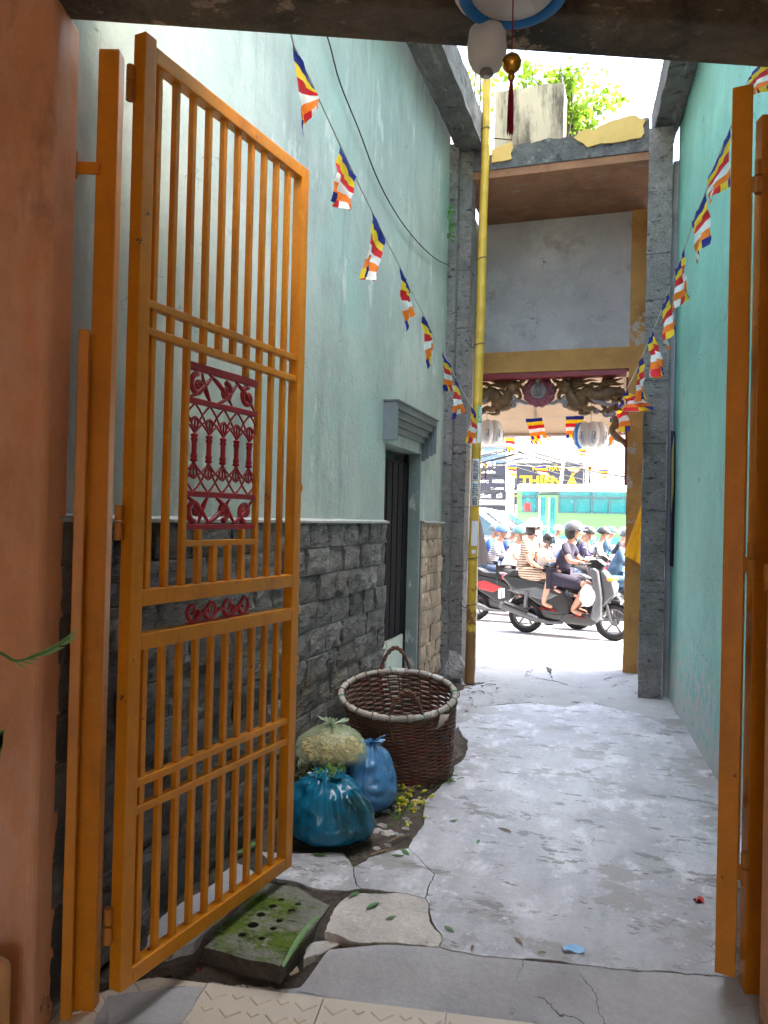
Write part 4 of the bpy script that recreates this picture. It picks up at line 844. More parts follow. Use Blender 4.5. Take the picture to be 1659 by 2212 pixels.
def hang_tassel(rt, c, h, r, drop, tl=.13):
    b = c+V((0, 0, -h*.48-drop)); build(G().tube([c+V((0, 0, -h*.45)), b], .0018, 5), 'tassel_cord', 'tassel', rt)
    bl = build(G().blob(b-V((0, 0, r)), r, 18, 12), 'gold_ball', 'gold', rt, smooth=True)
    build(G().lathe([(.008, 0), (.010, -.012), (.006, -.02)], b-V((0, 0, 2*r)), 10), 'cap', 'gold', bl)
    tp = b-V((0, 0, 2*r+.016)); rr2 = random.Random(3); g = G()
    for i in range(26):
        a = rr2.uniform(0, 6.28); q = rr2.uniform(.2, 1)*.007; k_ = rr2.uniform(.85, 1.0)
        g.tube([tp+V((cos(a)*q*.4, sin(a)*q*.4, 0)), tp+V((cos(a)*q, sin(a)*q, -tl*.4)), tp+V((cos(a)*q*1.2, sin(a)*q*1.2, -tl*k_))], .0016, 4)
    build(g, 'tassel_threads', 'tassel', rt)
c1 = PY(1276, 941, 8.75); lantern(c1, .185, .30, 'white and blue lotus lantern hanging clear of the ochre column', (4,), V((c1.x, 8.75, 3.0)), 'lotus lanterns under the carving')
c2 = PY(1051, 936, 8.75); lantern(c2, .185, .30, 'white lotus lantern half hidden by the yellow bamboo pole', (), V((c2.x, 8.75, 3.0)), 'lotus lanterns under the carving')
# big lantern under the hall ceiling, seen from below: blue rim round a white bowl
cb = PD(1108, 18, 1.95); cb = V((cb.x, cb.y, 2.85))
rt = root('hall_lantern', cb, 'large hall lantern with blue rim and white bowl, gold ball and red tassel', 'lantern')
bw = build(G().lathe([(.001, -.012), (.05, -.010), (.10, 0.0), (.118, .02), (.12, .06), (.10, .14), (.06, .2), (.012, .22)], cb, 32), 'bowl', 'lantern_white', rt, smooth=True)
build(G().tube([cb+V((.126*cos(t*2*pi/40), .126*sin(t*2*pi/40), .012)) for t in range(40)], .017, 10, closed=True), 'rim', 'lantern_blue', rt, smooth=True)
for i in range(8):
    t = i*pi/4+.3; d = V((cos(t), sin(t), 0)); build(G().blob(cb+d*.150+V((0, 0, .13)), (.04, .07, .11), 12, 8, R=Matrix.Rotation(t, 3, 'Z')), 'petal', 'lantern_white', rt, smooth=True)
build(G().tube([cb+V((0, 0, .2)), V((cb.x, cb.y, 3.46))], .003, 5), 'cord', 'wire', rt)
tz = PD(1103, 116, 1.95).z; hang_tassel(rt, cb+V((0, 0, -.012)), .0, .025, cb.z-.012-tz, .145)
cw_ = PD(1052, 103, 2.1)
rt = root('small_lantern', cw_, 'small plain white barrel lantern hanging beside the gold ball', 'lantern')
build(G().lathe([(.001, .062), (.035, .06), (.050, .045), (.055, .0), (.052, -.03), (.040, -.055), (.018, -.064), (.001, -.065)], cw_, 24), 'shade', 'lantern_white', rt, smooth=True)
build(G().lathe([(.016, -.06), (.020, -.075), (.010, -.082)], cw_, 12), 'cap', 'steel', rt)
build(G().tube([cw_+V((0, 0, .06)), V((cw_.x, cw_.y, 3.46))], .002, 5), 'cord', 'wire', rt)

# ------------------------------------------------------------ bamboo basket
mat('wicker', (.12, .052, .028), var=.5, scale=24, rough=.55, bump=.5, bscale=80, spots=[((.17, .012, .016), 2.6, .54, .64), ((.05, .025, .015), 16, .5, .7), ((.26, .15, .08), 30, .66, .75)])
mat('rim_wrap', (.33, .30, .26), var=.25, scale=18, rough=.7, bump=.6, bscale=50, spots=[((.22, .14, .08), 14, .58, .68), ((.60, .59, .57), 7, .56, .66)])
mat('green_tie', (.05, .30, .18), bump=0)
bc = PZ(890, 1697, 0)+V((_f0.x*.20, _f0.y*.20, 0)); bc.z = 0
bk = root('wicker_basket', bc, 'large empty dark wicker basket with two handles and a pale wrapped rim', 'basket')
BHt, R0, R1 = .46, .225, .330; lean = V((-_f0.x, -_f0.y, 0)); lat = V((_r0.x, _r0.y, 0))
def bsk(th, s, dr=0.0):
    r = R0+(R1-R0)*(s**.8)+dr+.012*sin(th*2+.5)*s; d = lat*cos(th)-lean*sin(th)
    p = bc+d*r; tilt = -d.dot(lean)*.20*s
    p = p-lat*(.085*s); p.z = .012+s*(BHt+tilt*R1*1.0); return p
NS = 30; g = G(); rings = 38
for k_ in range(rings):
    s = (k_+.4)/rings; pts = []
    for i in range(NS*4):
        th = 2*pi*i/(NS*4); pts.append(bsk(th, s+.006*fnz((th*2, k_, 0)), .0075*cos(th*NS/2+pi*k_)+.002*fnz((th*6, k_*3, 1))))
    g.tube(pts, .0066+.0012*fnz((k_, 2, 1)), 5, closed=True)
build(g, 'weave', 'wicker', bk, smooth=True)
for i in range(NS):
    th = 2*pi*(i+.5)/NS; build(G().tube([bsk(th+.02*fnz((i, 0, 0)), s/6) for s in range(7)], .0058, 5), 'stake', 'wicker', bk)
g = G()
for k_ in range(9):
    g.tube([bc+lat*(-R0+.05*k_+.02)-lat*0+V((0, 0, .012))-lean*sqrt(max(.001, R0**2-(-R0+.05*k_+.02)**2)), bc+lat*(-R0+.05*k_+.02)+V((0, 0, .012))+lean*sqrt(max(.001, R0**2-(-R0+.05*k_+.02)**2))], .012, 4)
build(g, 'base_weave', 'wicker', bk)
g = G(); pts = []; rs = []
for i in range(120):
    th = 2*pi*i/120; pts.append(bsk(th, 1.0)); rs.append(.018+.006*fnz((th*5, 0, 0))+.002*sin(th*40))
g.tube(pts, rs, 8, closed=True); rim = build(g, 'rim', 'rim_wrap', bk, smooth=True)
for i in range(22):
    th = i*.285+.05*fnz((i, 5, 0)); p = bsk(th, 1.0); d = (bsk(th+.05, 1)-p).normalized(); x = d.cross(V((0, 0, 1))).normalized(); up = x.cross(d)
    build(G().tube([p+(x*cos(t*pi/6)+up*sin(t*pi/6))*.026 for t in range(12)], .003, 4, closed=True), 'binding', 'green_tie' if i % 6 == 0 else 'wicker', rim)
for th0 in (pi*.5+.05, -pi*.5+.12):
    for s_ in (-1, 1):
        pts = []
        for i in range(25):
            t = i/24; th = th0+(t-.5)*.62; p = bsk(th, 1.0); p.z += .165*sin(pi*t)**.7-.02; p += V((0, 0, 1))*0
            a = t*26+s_*pi/2; pts.append(p+V((0, 0, .007*cos(a)))+(p-bc).normalized()*.007*sin(a))
        build(G().tube(pts, .0085, 6), 'handle', 'wicker', bk, smooth=True)
    for e in (-.31, .31):
        build(G().tube([bsk(th0+e, 1.02), bsk(th0+e, .6, .012)], .007, 5), 'handle_tail', 'wicker', bk)
# flap of torn wrapping
q = bsk(-pi*.5+.75, .98, .02); build(G().grid(lambda u, v: q+lat*(u*.05-.02*v)+V((0, 0, -.085*v*(1-.5*u)))+lean*.012*sin(v*3), 3, 4), 'torn_wrapping', 'rim_wrap', rim)

# ------------------------------------------------------------ rubbish bags
mat('blue_bag', (.008, .15, .27), var=.25, scale=7, rough=.17, bump=1, bscale=14, bdist=.03, ridged=True, trans=.12, spots=[((.010, .045, .055), 3.5, .46, .62)])
mat('pale_blue_bag', (.07, .24, .48), var=.2, scale=7, rough=.17, bump=1, bscale=14, bdist=.03, ridged=True, trans=.2, spots=[((.45, .55, .70), 4, .56, .75)])
mat('clear_bag', (.55, .66, .40), var=.15, scale=7, rough=.14, bump=.9, bscale=10, bdist=.03, ridged=True, alpha=.36)
mat('milky_bag', (.75, .74, .72), var=.15, scale=12, rough=.2, bump=.9, bscale=10, bdist=.03, ridged=True, alpha=.28, spots=[((.55, .35, .12), 7, .6, .7)])
mat('knot_film', (.60, .72, .55), var=.15, scale=12, rough=.2, trans=.4, bump=.4); mat('husk', (.46, .27, .085), var=.4, scale=40, rough=.8, rnd=.3); mat('dark_husk', (.16, .10, .05), var=.5, scale=40, rough=.85)
mat('herb', (.12, .24, .02), var=.4, scale=30, rough=.7, trans=.2); mat('leaf_green', (.10, .26, .07), var=.3, scale=30, rough=.5, trans=.25); mat('pod_yellow', (.50, .45, .03), var=.3, scale=30, rough=.5)
mat('dry_stick', (.24, .17, .10), var=.3, scale=30, rough=.9)
def bag(c, sx, sy, sz, m, name, lab, seed, nu=110, nv=34, pleat=.10, knot=True, kn=None, par=None, rz=0.0, top=.55, cat='bag', flare=.08, grp=None):
    """plastic bag: slumped body whose skin is gathered in pleats towards the knot"""
    c = V(c); rt = root(name, c, lab, cat, grp); o = V((seed*3.1, seed, 0)); Rz = Matrix.Rotation(rz, 3, 'Z'); g = G(); vs = []
    for j in range(nv+1):
        t = j/nv                                   # 0 knot .. 1 base
        rr_ = (sin(min(1, t*1.25)*pi/2)**.75) if t < .8 else sqrt(max(0.0, 1-((t-.8)/.2)**2*.75))
        z = sz*(1-.06*t)*(1-(t**1.35)) if t < .8 else sz*(1-.8**1.35)*.95*(1-(t-.8)/.2)
        for i in range(nu):
            th = 2*pi*i/nu; d = V((cos(th), sin(th), 0)); w_ = (1-t)**1.6
            pl_ = 1+pleat*w_*(fnz(V((cos(th)*7, sin(th)*7, t*1.5))+o)*1.6+.5*fnz(V((cos(th)*15, sin(th)*15, t*2))+o))+.10*fnz(V((cos(th)*1.3, sin(th)*1.3, t*2.0))+o)+.035*fnz(V((cos(th)*4, sin(th)*4, t*6))+o)
            p = V((d.x*sx*rr_*pl_, d.y*sy*rr_*pl_, max(.0, z*(1+.10*fnz(V((d.x*1.5, d.y*1.5, 0))+o)*(1-t))+.02*sz*fnz(V((d.x*6*rr_, d.y*6*rr_, 3))+o)*(1 if t < .9 else 0)))); vs.append(c+Rz @ p)
    g.add(vs, [(j*nu+i, (j+1)*nu+i, (j+1)*nu+(i+1) % nu, j*nu+(i+1) % nu) for j in range(nv) for i in range(nu)])
    sk = build(g, 'skin', m, rt, smooth=True)
    if knot:
        kc = c+V((0, 0, sz*.985)); r = random.Random(seed); build(G().blob(kc, (.016, .016, .02), 8, 6), 'knot', kn or m, rt, smooth=True)
        for q in range(4):
            a = r.uniform(0, 6.28); d = V((cos(a), sin(a), r.uniform(.15, .7))); s_ = V((-sin(a), cos(a), 0))
            build(G().grid(lambda u, v: kc+d*(flare*(.8+.5*fnz((u*4, q, seed)))*v)+s_*((u-.5)*(.010+.65*flare*v))+V((0, 0, .016*fnz((u*8, q*3, v*2))*v)), 14, 5), 'bag_ear', kn or m, rt, smooth=True)
    return rt
def chips(name, m, par, fn, n, size, seed, kind='stuff'):
    r = random.Random(seed); g = G()
    for _ in range(n):
        p = fn(r); R = Matrix.Rotation(r.uniform(0, 6.28), 3, V((r.uniform(-1, 1), r.uniform(-1, 1), r.uniform(-1, 1))).normalized()); s = size*r.uniform(.6, 1.3)
        g.add([p+R @ V(v)*s for v in ((-1, -.5, 0), (0, -.62, .25), (1, -.3, .05), (.9, .4, -.1), (0, .6, .3), (-.9, .45, .05), (0, 0, -.35))], [(0, 1, 4, 5), (1, 2, 3, 4), (0, 6, 1), (1, 6, 2), (2, 6, 3), (3, 6, 4), (4, 6, 5), (5, 6, 0)])
    return build(g, name, m, par, kind=kind)
def ell(c, sx, sy, sz, shell=.75):
    def f(r):
        a = r.uniform(0, 6.28); u = r.uniform(-1, 1); k_ = shell+(1-shell)*r.random(); q = sqrt(1-u*u); return V((c[0]+sx*k_*q*cos(a), c[1]+sy*k_*q*sin(a), max(.01, c[2]+sz*k_*u)))
    return f
b1 = PZ(702, 1806, 0); b1.z = -.005
r1 = bag(b1, .23, .20, .31, 'blue_bag', 'rubbish_bag', 'full dark blue plastic rubbish bag with green stems poking out, in front of the pile', 1, knot=False, pleat=.16)
tp = b1+V((.01, 0, .30)); rn_ = random.Random(4); g = G()
for i in range(150):
    a = rn_.uniform(0, 6.28); q = rn_.uniform(0, .075); p = tp+V((cos(a)*q, sin(a)*q, rn_.uniform(-.03, .02))); d = V((rn_.uniform(-1, 1), rn_.uniform(-1, 1), rn_.uniform(.1, 1.2))).normalized(); s_ = d.cross(V((0, 0, 1))).normalized(); L_ = rn_.uniform(.012, .035)
    g.add([p, p+d*L_*.5+s_*L_*.25, p+d*L_, p+d*L_*.5-s_*L_*.25], [(0, 1, 2, 3)])
build(g, 'green_stems', 'herb', r1, kind='stuff')
for q in range(5):
    a = q*1.3+.4; d = V((cos(a), sin(a), .35)); s_ = V((-sin(a), cos(a), 0)); k0 = tp+V((0, 0, -.015))
    build(G().grid(lambda u, v: k0+d*(.035+(.045+.02*fnz((u*5, q, 0)))*v)+s_*((u-.5)*(.07+.03*v))+V((0, 0, -.012*v+.014*fnz((u*9, q*3, v*2))*v)), 14, 5), 'bag_ear', 'blue_bag', r1, smooth=True)
b2 = PZ(798, 1742, 0); b2.z = -.005
bag(b2, .145, .16, .34, 'pale_blue_bag', 'rubbish_bag', 'crumpled pale blue plastic bag leaning against the wicker basket', 2, pleat=.2)
b3 = PZ(668, 1716, 0); b3.z = -.01
r3 = bag(b3, .17, .15, .25, 'clear_bag', 'rubbish_bag', 'clear bag of dark brown husks at the bottom of the pile', 3, knot=False)
chips('husks', 'dark_husk', r3, ell((b3.x, b3.y, .10), .15, .13, .10, .75), 480, .018, 8)
b4 = PD(716, 1640, 3.92); b4.z = .235
r4 = bag(b4, .19, .17, .20, 'clear_bag', 'rubbish_bag', 'clear knotted bag of yellow brown husks on top of the pile', 5, pleat=.12, kn='knot_film', flare=.085)
chips('husks', 'husk', r4, ell((b4.x, b4.y, b4.z+.07), .165, .145, .062, .7), 640, .017, 9)
b5 = PZ(977, 1470, 0); b5.z = -.01
r5 = bag(b5, .135, .12, .27, 'milky_bag', 'rubbish_bag', 'small milky plastic bag of scraps beside the wall end post', 6, pleat=.2)
chips('scraps', mat('scraps', (.24, .18, .15), var=.6, scale=25, rough=.8, spots=[((.08, .08, .10), 14, .5, .6), ((.6, .35, .06), 11, .58, .66)]), r5, ell((b5.x, b5.y, .11), .115, .10, .095, .6), 260, .026, 10)

# ------------------------------------------------------------ litter, leaves and stones
def leaf(p, ang, L, wd, m, lab, grp, bend=.3, name='fallen_leaf', cat='leaf', lift=.004):
    d = V((cos(ang), sin(ang), 0)); s_ = V((-d.y, d.x, 0)); p = V(p); g = G()
    g.grid(lambda u, v: p+d*(L*(v-.5))+s_*((u-.5)*wd*sin(pi*min(1, .06+v*.9)))+V((0, 0, lift+bend*L*(.25-(v-.5)**2)*.8+abs(u-.5)*wd*.25)), 2, 6)
    g2 = G(); g2.v = g.v+[v-V((0, 0, .0012)) for v in g.v]; n = len(g.v); g2.f = g.f+[tuple(i+n for i in f[::-1]) for f in g.f]
    return build(g2, name, m, smooth=True, label=lab, cat=cat, group=grp)
mat('leaf_blade', (.18, .34, .12), var=.2, scale=20, rough=.45, trans=.2, stretch=(1, 1, 1)); mat('leaf_dry', (.22, .15, .08), var=.4, scale=30, rough=.8); mat('wrapper_blue', (.25, .52, .80), rough=.35, bump=.4, bscale=60); mat('red_bit', (.45, .03, .03), rough=.6); mat('cork', (.74, .60, .42), var=.25, scale=40, rough=.8, spots=[((.78, .74, .66), 12, .5, .6)]); mat('pebble', (.36, .34, .32), var=.3, scale=20, rough=.9, rnd=.4, bump=.6)
rl = random.Random(12)
a = PZ(612, 2098, .006); b = PZ(694, 1982, .006); g = G(); dv = b-a; sv = V((-dv.y, dv.x, 0)).normalized()
g.grid(lambda u, v: a.lerp(b, v)+sv*((u-.5)*.022*sin(pi*(.12+.86*v))**.7)+V((0, 0, .012+.02*sin(pi*v)+abs(u-.5)*.012)), 2, 12); build(g, 'long_leaf', 'leaf_blade', smooth=True, label='long narrow green leaf lying along the drain slab edge', cat='leaf')
a = PZ(623, 2112, -.082)+V((0, 0, .014)); b = PZ(641, 2104, -.082)+V((0, 0, .014))
build(G().tube([a, a.lerp(b, .5), b], [.0125, .014, .013], 12), 'cork_stub', 'cork', label='short pale cork lying on the lower concrete before the drain slab', cat='cork')
w0 = PZ(1238, 2052, .002); build(G().grid(lambda u, v: w0+V((_r0.x*(u-.5)*.075+_f0.x*(v-.5)*.04, _r0.y*(u-.5)*.075+_f0.y*(v-.5)*.04, .006+.006*sin(u*7+v*4))), 8, 5), 'wrapper', 'wrapper_blue', smooth=True, label='small pale blue plastic wrapper lying on the alley floor', cat='wrapper')
for (x, y), lb, dz in (((437, 2100), 'small red scrap in the hollow below the drain slab', -.08), ((1510, 1948), 'tiny red curl of plastic near the folded gate leaf', 0)):
    w0 = PZ(x, y, dz); build(G().grid(lambda u, v: w0+V((_r0.x*(u-.5)*.035+_f0.x*(v-.5)*.03, _r0.y*(u-.5)*.035+_f0.y*(v-.5)*.03, .008+.01*sin(u*5+v*4))), 5, 4), 'red_scrap', 'red_bit', smooth=True, label=lb, cat='scrap')
for x, y, L_, an, gr_ in ((765, 1935, .06, 1.2, 'g'), (805, 1960, .07, 1.1, 'g'), (845, 1985, .045, .9, 'g'), (860, 1850, .05, .3, 'g'), (875, 1842, .07, 2.4, 'g'), (980, 1775, .05, .8, 'g'), (1033, 1820, .045, 1.5, 'g'), (970, 2010, .05, 2.6, 'g'), (1020, 2050, .04, 1.6, 'd'), (1090, 1795, .07, 2.8, 'd'), (1040, 1690, .04, .6, 'd'), (1200, 1980, .02, .6, 'd'), (1275, 1965, .02, .2, 'd'), (1420, 1860, .03, .1, 'd'), (1395, 1890, .03, .2, 'd'), (1240, 1520, .06, .4, 'd'), (1220, 1535, .05, .9, 'd'), (1380, 1590, .03, .3, 'd'), (690, 1850, .06, .2, 'g'), (520, 1845, .10, .9, 'g'), (545, 1830, .10, 1.6, 'g'), (500, 1990, .05, .4, 'g'), (470, 2015, .05, .2, 'p'), (478, 2005, .04, 1.9, 'p'), (1120, 2035, .05, 2.3, 'd'), (1170, 2060, .03, .4, 'd'), (1060, 1480, .10, .4, 'd'), (1040, 1495, .09, 2.4, 'd'), (1075, 1488, .08, 1.4, 'd'), (1030, 1478, .08, .9, 'd')):
    leaf(PZ(x, y, 0), an, L_, L_*.28, {'g': 'leaf_green', 'd': 'leaf_dry', 'p': 'leaf_blade'}[gr_], {'g': 'small fresh green leaf fallen on the concrete', 'd': 'small dry brown leaf fallen on the concrete', 'p': 'small pale leaf scrap on the mossy drain slab'}[gr_], {'g': 'fallen green leaves', 'd': 'fallen dry leaves', 'p': 'pale leaf scraps'}[gr_], bend=rl.uniform(.1, .4))
# pods and stems strewn by the basket, pebbles in the soil
g = G(); rp2 = random.Random(21)
for i in range(46):
    p = PZ(rp2.gauss(880, 22), rp2.gauss(1735, 18), 0)+V((0, 0, rp2.uniform(-.02, .025))); d = V((rp2.uniform(-1, 1), rp2.uniform(-1, 1), rp2.uniform(-.1, .3))).normalized()
    g.tube([p, p+d*.02, p+d*.035], [.003, .009, .002], 6)
build(g, 'seed_pods', 'pod_yellow', kind='stuff', label='scatter of yellow green seed pods beside the wicker basket', cat='seed pods')
g = G()
for i in range(60):
    x, y = (rp2.gauss(872, 25), rp2.gauss(1745, 24)) if i < 40 else (rp2.gauss(965, 12), rp2.gauss(1682, 8))
    p = PZ(x, y, 0)+V((0, 0, -.015)); d = V((rp2.uniform(-1, 1), rp2.uniform(-1, 1), rp2.uniform(.0, .5))).normalized(); g.tube(crv([p, p+d*.04+V((0, 0, .01)), p+d*.07], 3), .0022, 4)
build(g, 'green_sprigs', 'herb', kind='stuff', label='scattered green plant stems by the foot of the basket', cat='stems')
for i in range(44):
    x, y = (rp2.uniform(790, 915), rp2.uniform(1700, 1850)) if i < 32 else (rp2.uniform(1000, 1070), rp2.uniform(1478, 1510))
    if i < 32 and x > 800+(1850-y)*.75+40: continue
    p = PZ(x, y, -.02); s_ = rp2.uniform(.010, .026)
    build(G().blob(p+V((0, 0, s_*.3)), (s_*1.3, s_, s_*.7), 8, 6, fn=lambda d: 1+.35*fnz(d*2+V((i, 0, 0)))), 'pebble', 'pebble', smooth=False, label='small grey pebble lying in the soil strip' if i < 32 else 'small stone chip on the gateway floor', cat='pebble', group='pebbles in the soil strip' if i < 32 else 'stone chips on the gateway floor')
for x0, y0, x1, y1 in ((838, 1822, 885, 1805), (880, 1708, 930, 1690), (800, 1850, 850, 1838), (985, 1640, 1000, 1630)):
    a, b = PZ(x0, y0, 0), PZ(x1, y1, 0); build(G().tube([a+V((0, 0, .006)), a.lerp(b, .5)+V((0, 0, .012)), b+V((0, 0, .006))], [.004, .0045, .003], 6), 'dry_stick', 'dry_stick', label='short dry stick lying on the soil by the bags', cat='stick', group='dry sticks')
# potted plant whose blade reaches into view past the salmon pillar
pb_ = H(-1.22, 1.75, -.08); rt = root('potted_plant', pb_, 'slender plant with a drooping green spray reaching past the salmon pillar', 'plant')
build(G().lathe([(.09, 0), (.13, .2), (.14, .22), (.12, .22), (.11, .19), (.001, .19)], pb_, 20), 'pot', 'pillar_base', rt, smooth=False)
tipb = PD(150, 1378, 1.75); stem = crv([pb_+V((0, 0, .19)), pb_+V((0, 0, .8)), PD(-60, 1440, 1.75), PD(40, 1428, 1.75), PD(105, 1405, 1.75), tipb], 6)
build(G().tube(stem, lerp_list([.006, .005, .003, .0015], len(stem)), 6), 'stem', 'leaf_green', rt)
for i in range(20):
    t = .58+.42*i/20; k_ = int(t*(len(stem)-1)); p = stem[k_]; d = (stem[min(k_+1, len(stem)-1)]-stem[k_-1]).normalized(); s_ = CU*(1 if i % 2 else -1)*.35; dd_ = (d+s_*.7).normalized(); L_ = .04; nn_ = dd_.cross(CF).normalized()
    build(G().add([p, p+dd_*L_*.5+nn_*.0028, p+dd_*L_, p+dd_*L_*.5-nn_*.0028], [(0, 1, 2, 3)]), 'leaf', 'leaf_blade', rt)
for k_, (x, y) in enumerate(((0, 1630), (-20, 1700), (-60, 1500))):
    q = PD(x, y, 1.75); build(G().tube(crv([pb_+V((0, 0, .19)), pb_.lerp(q, .6)+V((0, 0, .3)), q], 6), [.004]*13, 5), 'stem', 'leaf_green', rt)
    for i in range(4): build(G().add([q, q+V((.01, .0, .03+i*.01)), q+V((.005*i, 0, .06)), q+V((-.01, 0, .03))], [(0, 1, 2, 3)]), 'leaf', 'leaf_blade', rt)
# small tree rooted on the roof behind the broken beam
mat('tree_leaf', (.17, .30, .025), var=.35, scale=10, rough=.5, trans=.45, bump=0, rnd=.1, spots=[((.42, .42, .02), 6, .58, .68)]); mat('bark', (.14, .11, .08), var=.3, rough=.9)
tb = V((PY(1240, 270, 9.2).x, 8.2, 4.83)); rt = root('roof_tree', tb, 'small leafy yellow green tree growing on the gateway roof behind the pier stump', 'tree')
rt2 = random.Random(31); limbs = []
def twig(p, q, r0):
    P = crv([p, p.lerp(q, .5)+V((rt2.uniform(-.1, .1), rt2.uniform(-.1, .1), .08)), q], 5); limbs.append((P, r0)); return P
c0 = tb+V((-.05, .1, .5)); g = G().tube([tb, tb.lerp(c0, .5)+V((.03, 0, 0)), c0], [.05, .04, .035], 8)
tips = []
for cx, cy, n in ((1095, 215, 4), (1150, 165, 7), (1200, 160, 6), (1240, 200, 6), (1270, 235, 7), (1310, 215, 6), (1260, 265, 5), (1120, 150, 5), (1225, 140, 4), (1300, 255, 4), (1050, 230, 3), (1045, 170, 3)):
    q = PY(cx, cy, 8.6+rt2.uniform(-.35, .5)); P = twig(c0, q, .02)
    for k_ in range(n):
        e_ = P[rt2.randint(5, len(P)-1)]; tpt = e_+V((rt2.gauss(0, .16), rt2.gauss(0, .2), rt2.gauss(0, .13))); tips.append((e_, tpt)); g.tube([e_, tpt], [.008, .003], 4)
for P, r0 in limbs: g.tube(P, lerp_list([r0, r0*.3], len(P)), 5)
build(g, 'trunk', 'bark', rt)
g = G()
for e_, tpt in tips:
    for k_ in range(34):
        p = e_.lerp(tpt, rt2.uniform(.2, 1.1))+V((rt2.gauss(0, .06), rt2.gauss(0, .06), rt2.gauss(0, .05))); d = V((rt2.uniform(-1, 1), rt2.uniform(-1, 1), rt2.uniform(-1.1, .3))).normalized(); s_ = d.cross(V((rt2.uniform(-.4, .4), rt2.uniform(-1, 1), 1))).normalized(); L_ = rt2.uniform(.06, .11)
        n_ = d.cross(s_)*L_*.12; g.add([p, p+d*L_*.4+s_*L_*.3+n_, p+d*L_, p+d*L_*.4-s_*L_*.3+n_], [(0, 1, 2), (0, 2, 3)])
build(g, 'crown', 'tree_leaf', rt, kind='stuff')
# weeds in the crack behind the wall end post
g = G()
for i in range(26):
    p = PX(978, 455+rt2.uniform(0, 75), -1.60)+V((0, -.12, 0)); d = V((rt2.uniform(-.2, 1), rt2.uniform(-1, .2), rt2.uniform(-.8, .8))).normalized(); s_ = d.cross(V((0, .3, 1))).normalized(); L_ = rt2.uniform(.03, .08); g.add([p, p+d*L_*.5+s_*L_*.3, p+d*L_, p+d*L_*.5-s_*L_*.3], [(0, 1, 2, 3)])
build(g, 'wall_weed', 'leaf_green', label='small green weed growing from the gap by the wall end post', cat='weed', kind='stuff')
# ------------------------------------------------------------ the street: canopy, buildings, bus, cars
mat('beige_sheet', (.50, .42, .33), var=.06, scale=3, rough=.7, trans=.3, bump=.1); mat('beige_seam', (.38, .31, .25), bump=0)
cz = PY(1200, 936, 9.3).z; cn = root('canopy', (-.7, 8.5, 3.9), 'beige sheet metal canopy sloping out over the pavement beyond the gateway', 'canopy')
n_pan = 7
for i in range(n_pan):
    x0 = -4.2+i*1.02; g = G()
    g.prism([(8.40, 4.1), (9.3, cz), (9.3, cz+.02), (8.40, 4.12)], lambda a, b, t: V((t, a, b)), x0+.008, x0+1.012); build(g, 'sheet', 'beige_sheet', cn)
    build(G().bar(V((x0, 8.40, 4.08)), V((x0, 9.3, cz-.012)), .03, .03), 'rib', 'beige_seam', cn)
build(G().tube([V((-4.3, 9.3, cz-.02)), V((3.0, 9.3, cz-.02))], .02, 8), 'edge_pipe', 'beige_seam', cn)

mat('sign_dark', (.018, .02, .03), var=.15, scale=1, rough=.4); mat('sign_yellow', (.50, .32, .005), bump=0, rough=.5); mat('sign_white', (.75, .75, .75), bump=0); mat('sign_red', (.45, .02, .02), bump=0); mat('facade_white', (.70, .70, .68), var=.06, scale=.5, rough=.8); mat('facade_cream', (.66, .60, .48), var=.06, scale=.5); mat('facade_grey', (.42, .44, .46), var=.08, scale=.5); mat('glass_blue', (.10, .15, .20), rough=.12, bump=0); mat('shop_dark', (.02, .022, .03), rough=.3, bump=0)
YB = 40.0
def shop(px0, px1, ytop, m, lab, windows=True, depth=8, name='shop_house', floors=3, par_only=False, yy=YB):
    a = PY(px0, 1100, yy); b = PY(px1, 1100, yy); zt_ = PY((px0+px1)/2, ytop, yy).z
    rt = root(name, V(((a.x+b.x)/2, yy, 0)), lab, 'building')
    build(G().bb((a.x, yy, -.1), (b.x-.05, yy+depth, zt_)), 'wall', m, rt)
    build(G().bb((a.x-.1, yy-.25, zt_), (b.x+.05, yy+depth, zt_+.25)), 'roof', 'facade_white', rt)
    if windows:
        n = max(1, int((b.x-a.x)/1.8)); w_ = (b.x-a.x)/n; fh = 3.2
        for f in range(int(zt_/fh)):
            for i in range(n):
                x = a.x+w_*(i+.5); z = f*fh+1.0
                if f == 0: build(G().bb((x-w_*.42, yy-.03, 0), (x+w_*.42, yy+.02, 2.5)), 'shop_front', 'shop_dark', rt)
                else:
                    wn = build(G().bb((x-w_*.30, yy-.06, z), (x+w_*.30, yy-.02, z+1.5)), 'window', 'facade_white', rt)
                    build(G().bb((x-w_*.27, yy-.08, z+.06), (x+w_*.27, yy-.061, z+1.44)), 'pane', 'glass_blue', wn); build(G().bb((x-w_*.33, yy-.2, z-.1), (x+w_*.33, yy-.02, z-.01)), 'sill', 'facade_white', wn)
    return rt
shop(940, 1030, 960, 'facade_cream', 'cream shop house left of the dark phone shop')
s1 = shop(1030, 1112, 962, 'facade_grey', 'dark phone shop house covered with white lettered signs', windows=False)
s2 = shop(1112, 1262, 1000, 'facade_white', 'white furniture shop with a dark sign in big yellow letters', windows=False)
shop(1262, 1400, 1012, 'facade_white', 'low white shop house beyond the bus with a row of windows')
shop(1400, 1560, 975, 'facade_cream', 'cream shop house right of the low white one'); shop(1560, 1760, 950, 'facade_grey', 'tall grey shop house at the end of the row'); shop(780, 940, 985, 'facade_white', 'white shop house at the near end of the row')
def board(rt, px0, py0, px1, py1, m, name='sign_board', yy=YB-.25, th=.12):
    a = PY(px0, py0, yy); b = PY(px1, py1, yy); return build(G().bb((a.x, yy, b.z), (b.x, yy+th, a.z)), name, m, rt), a, b
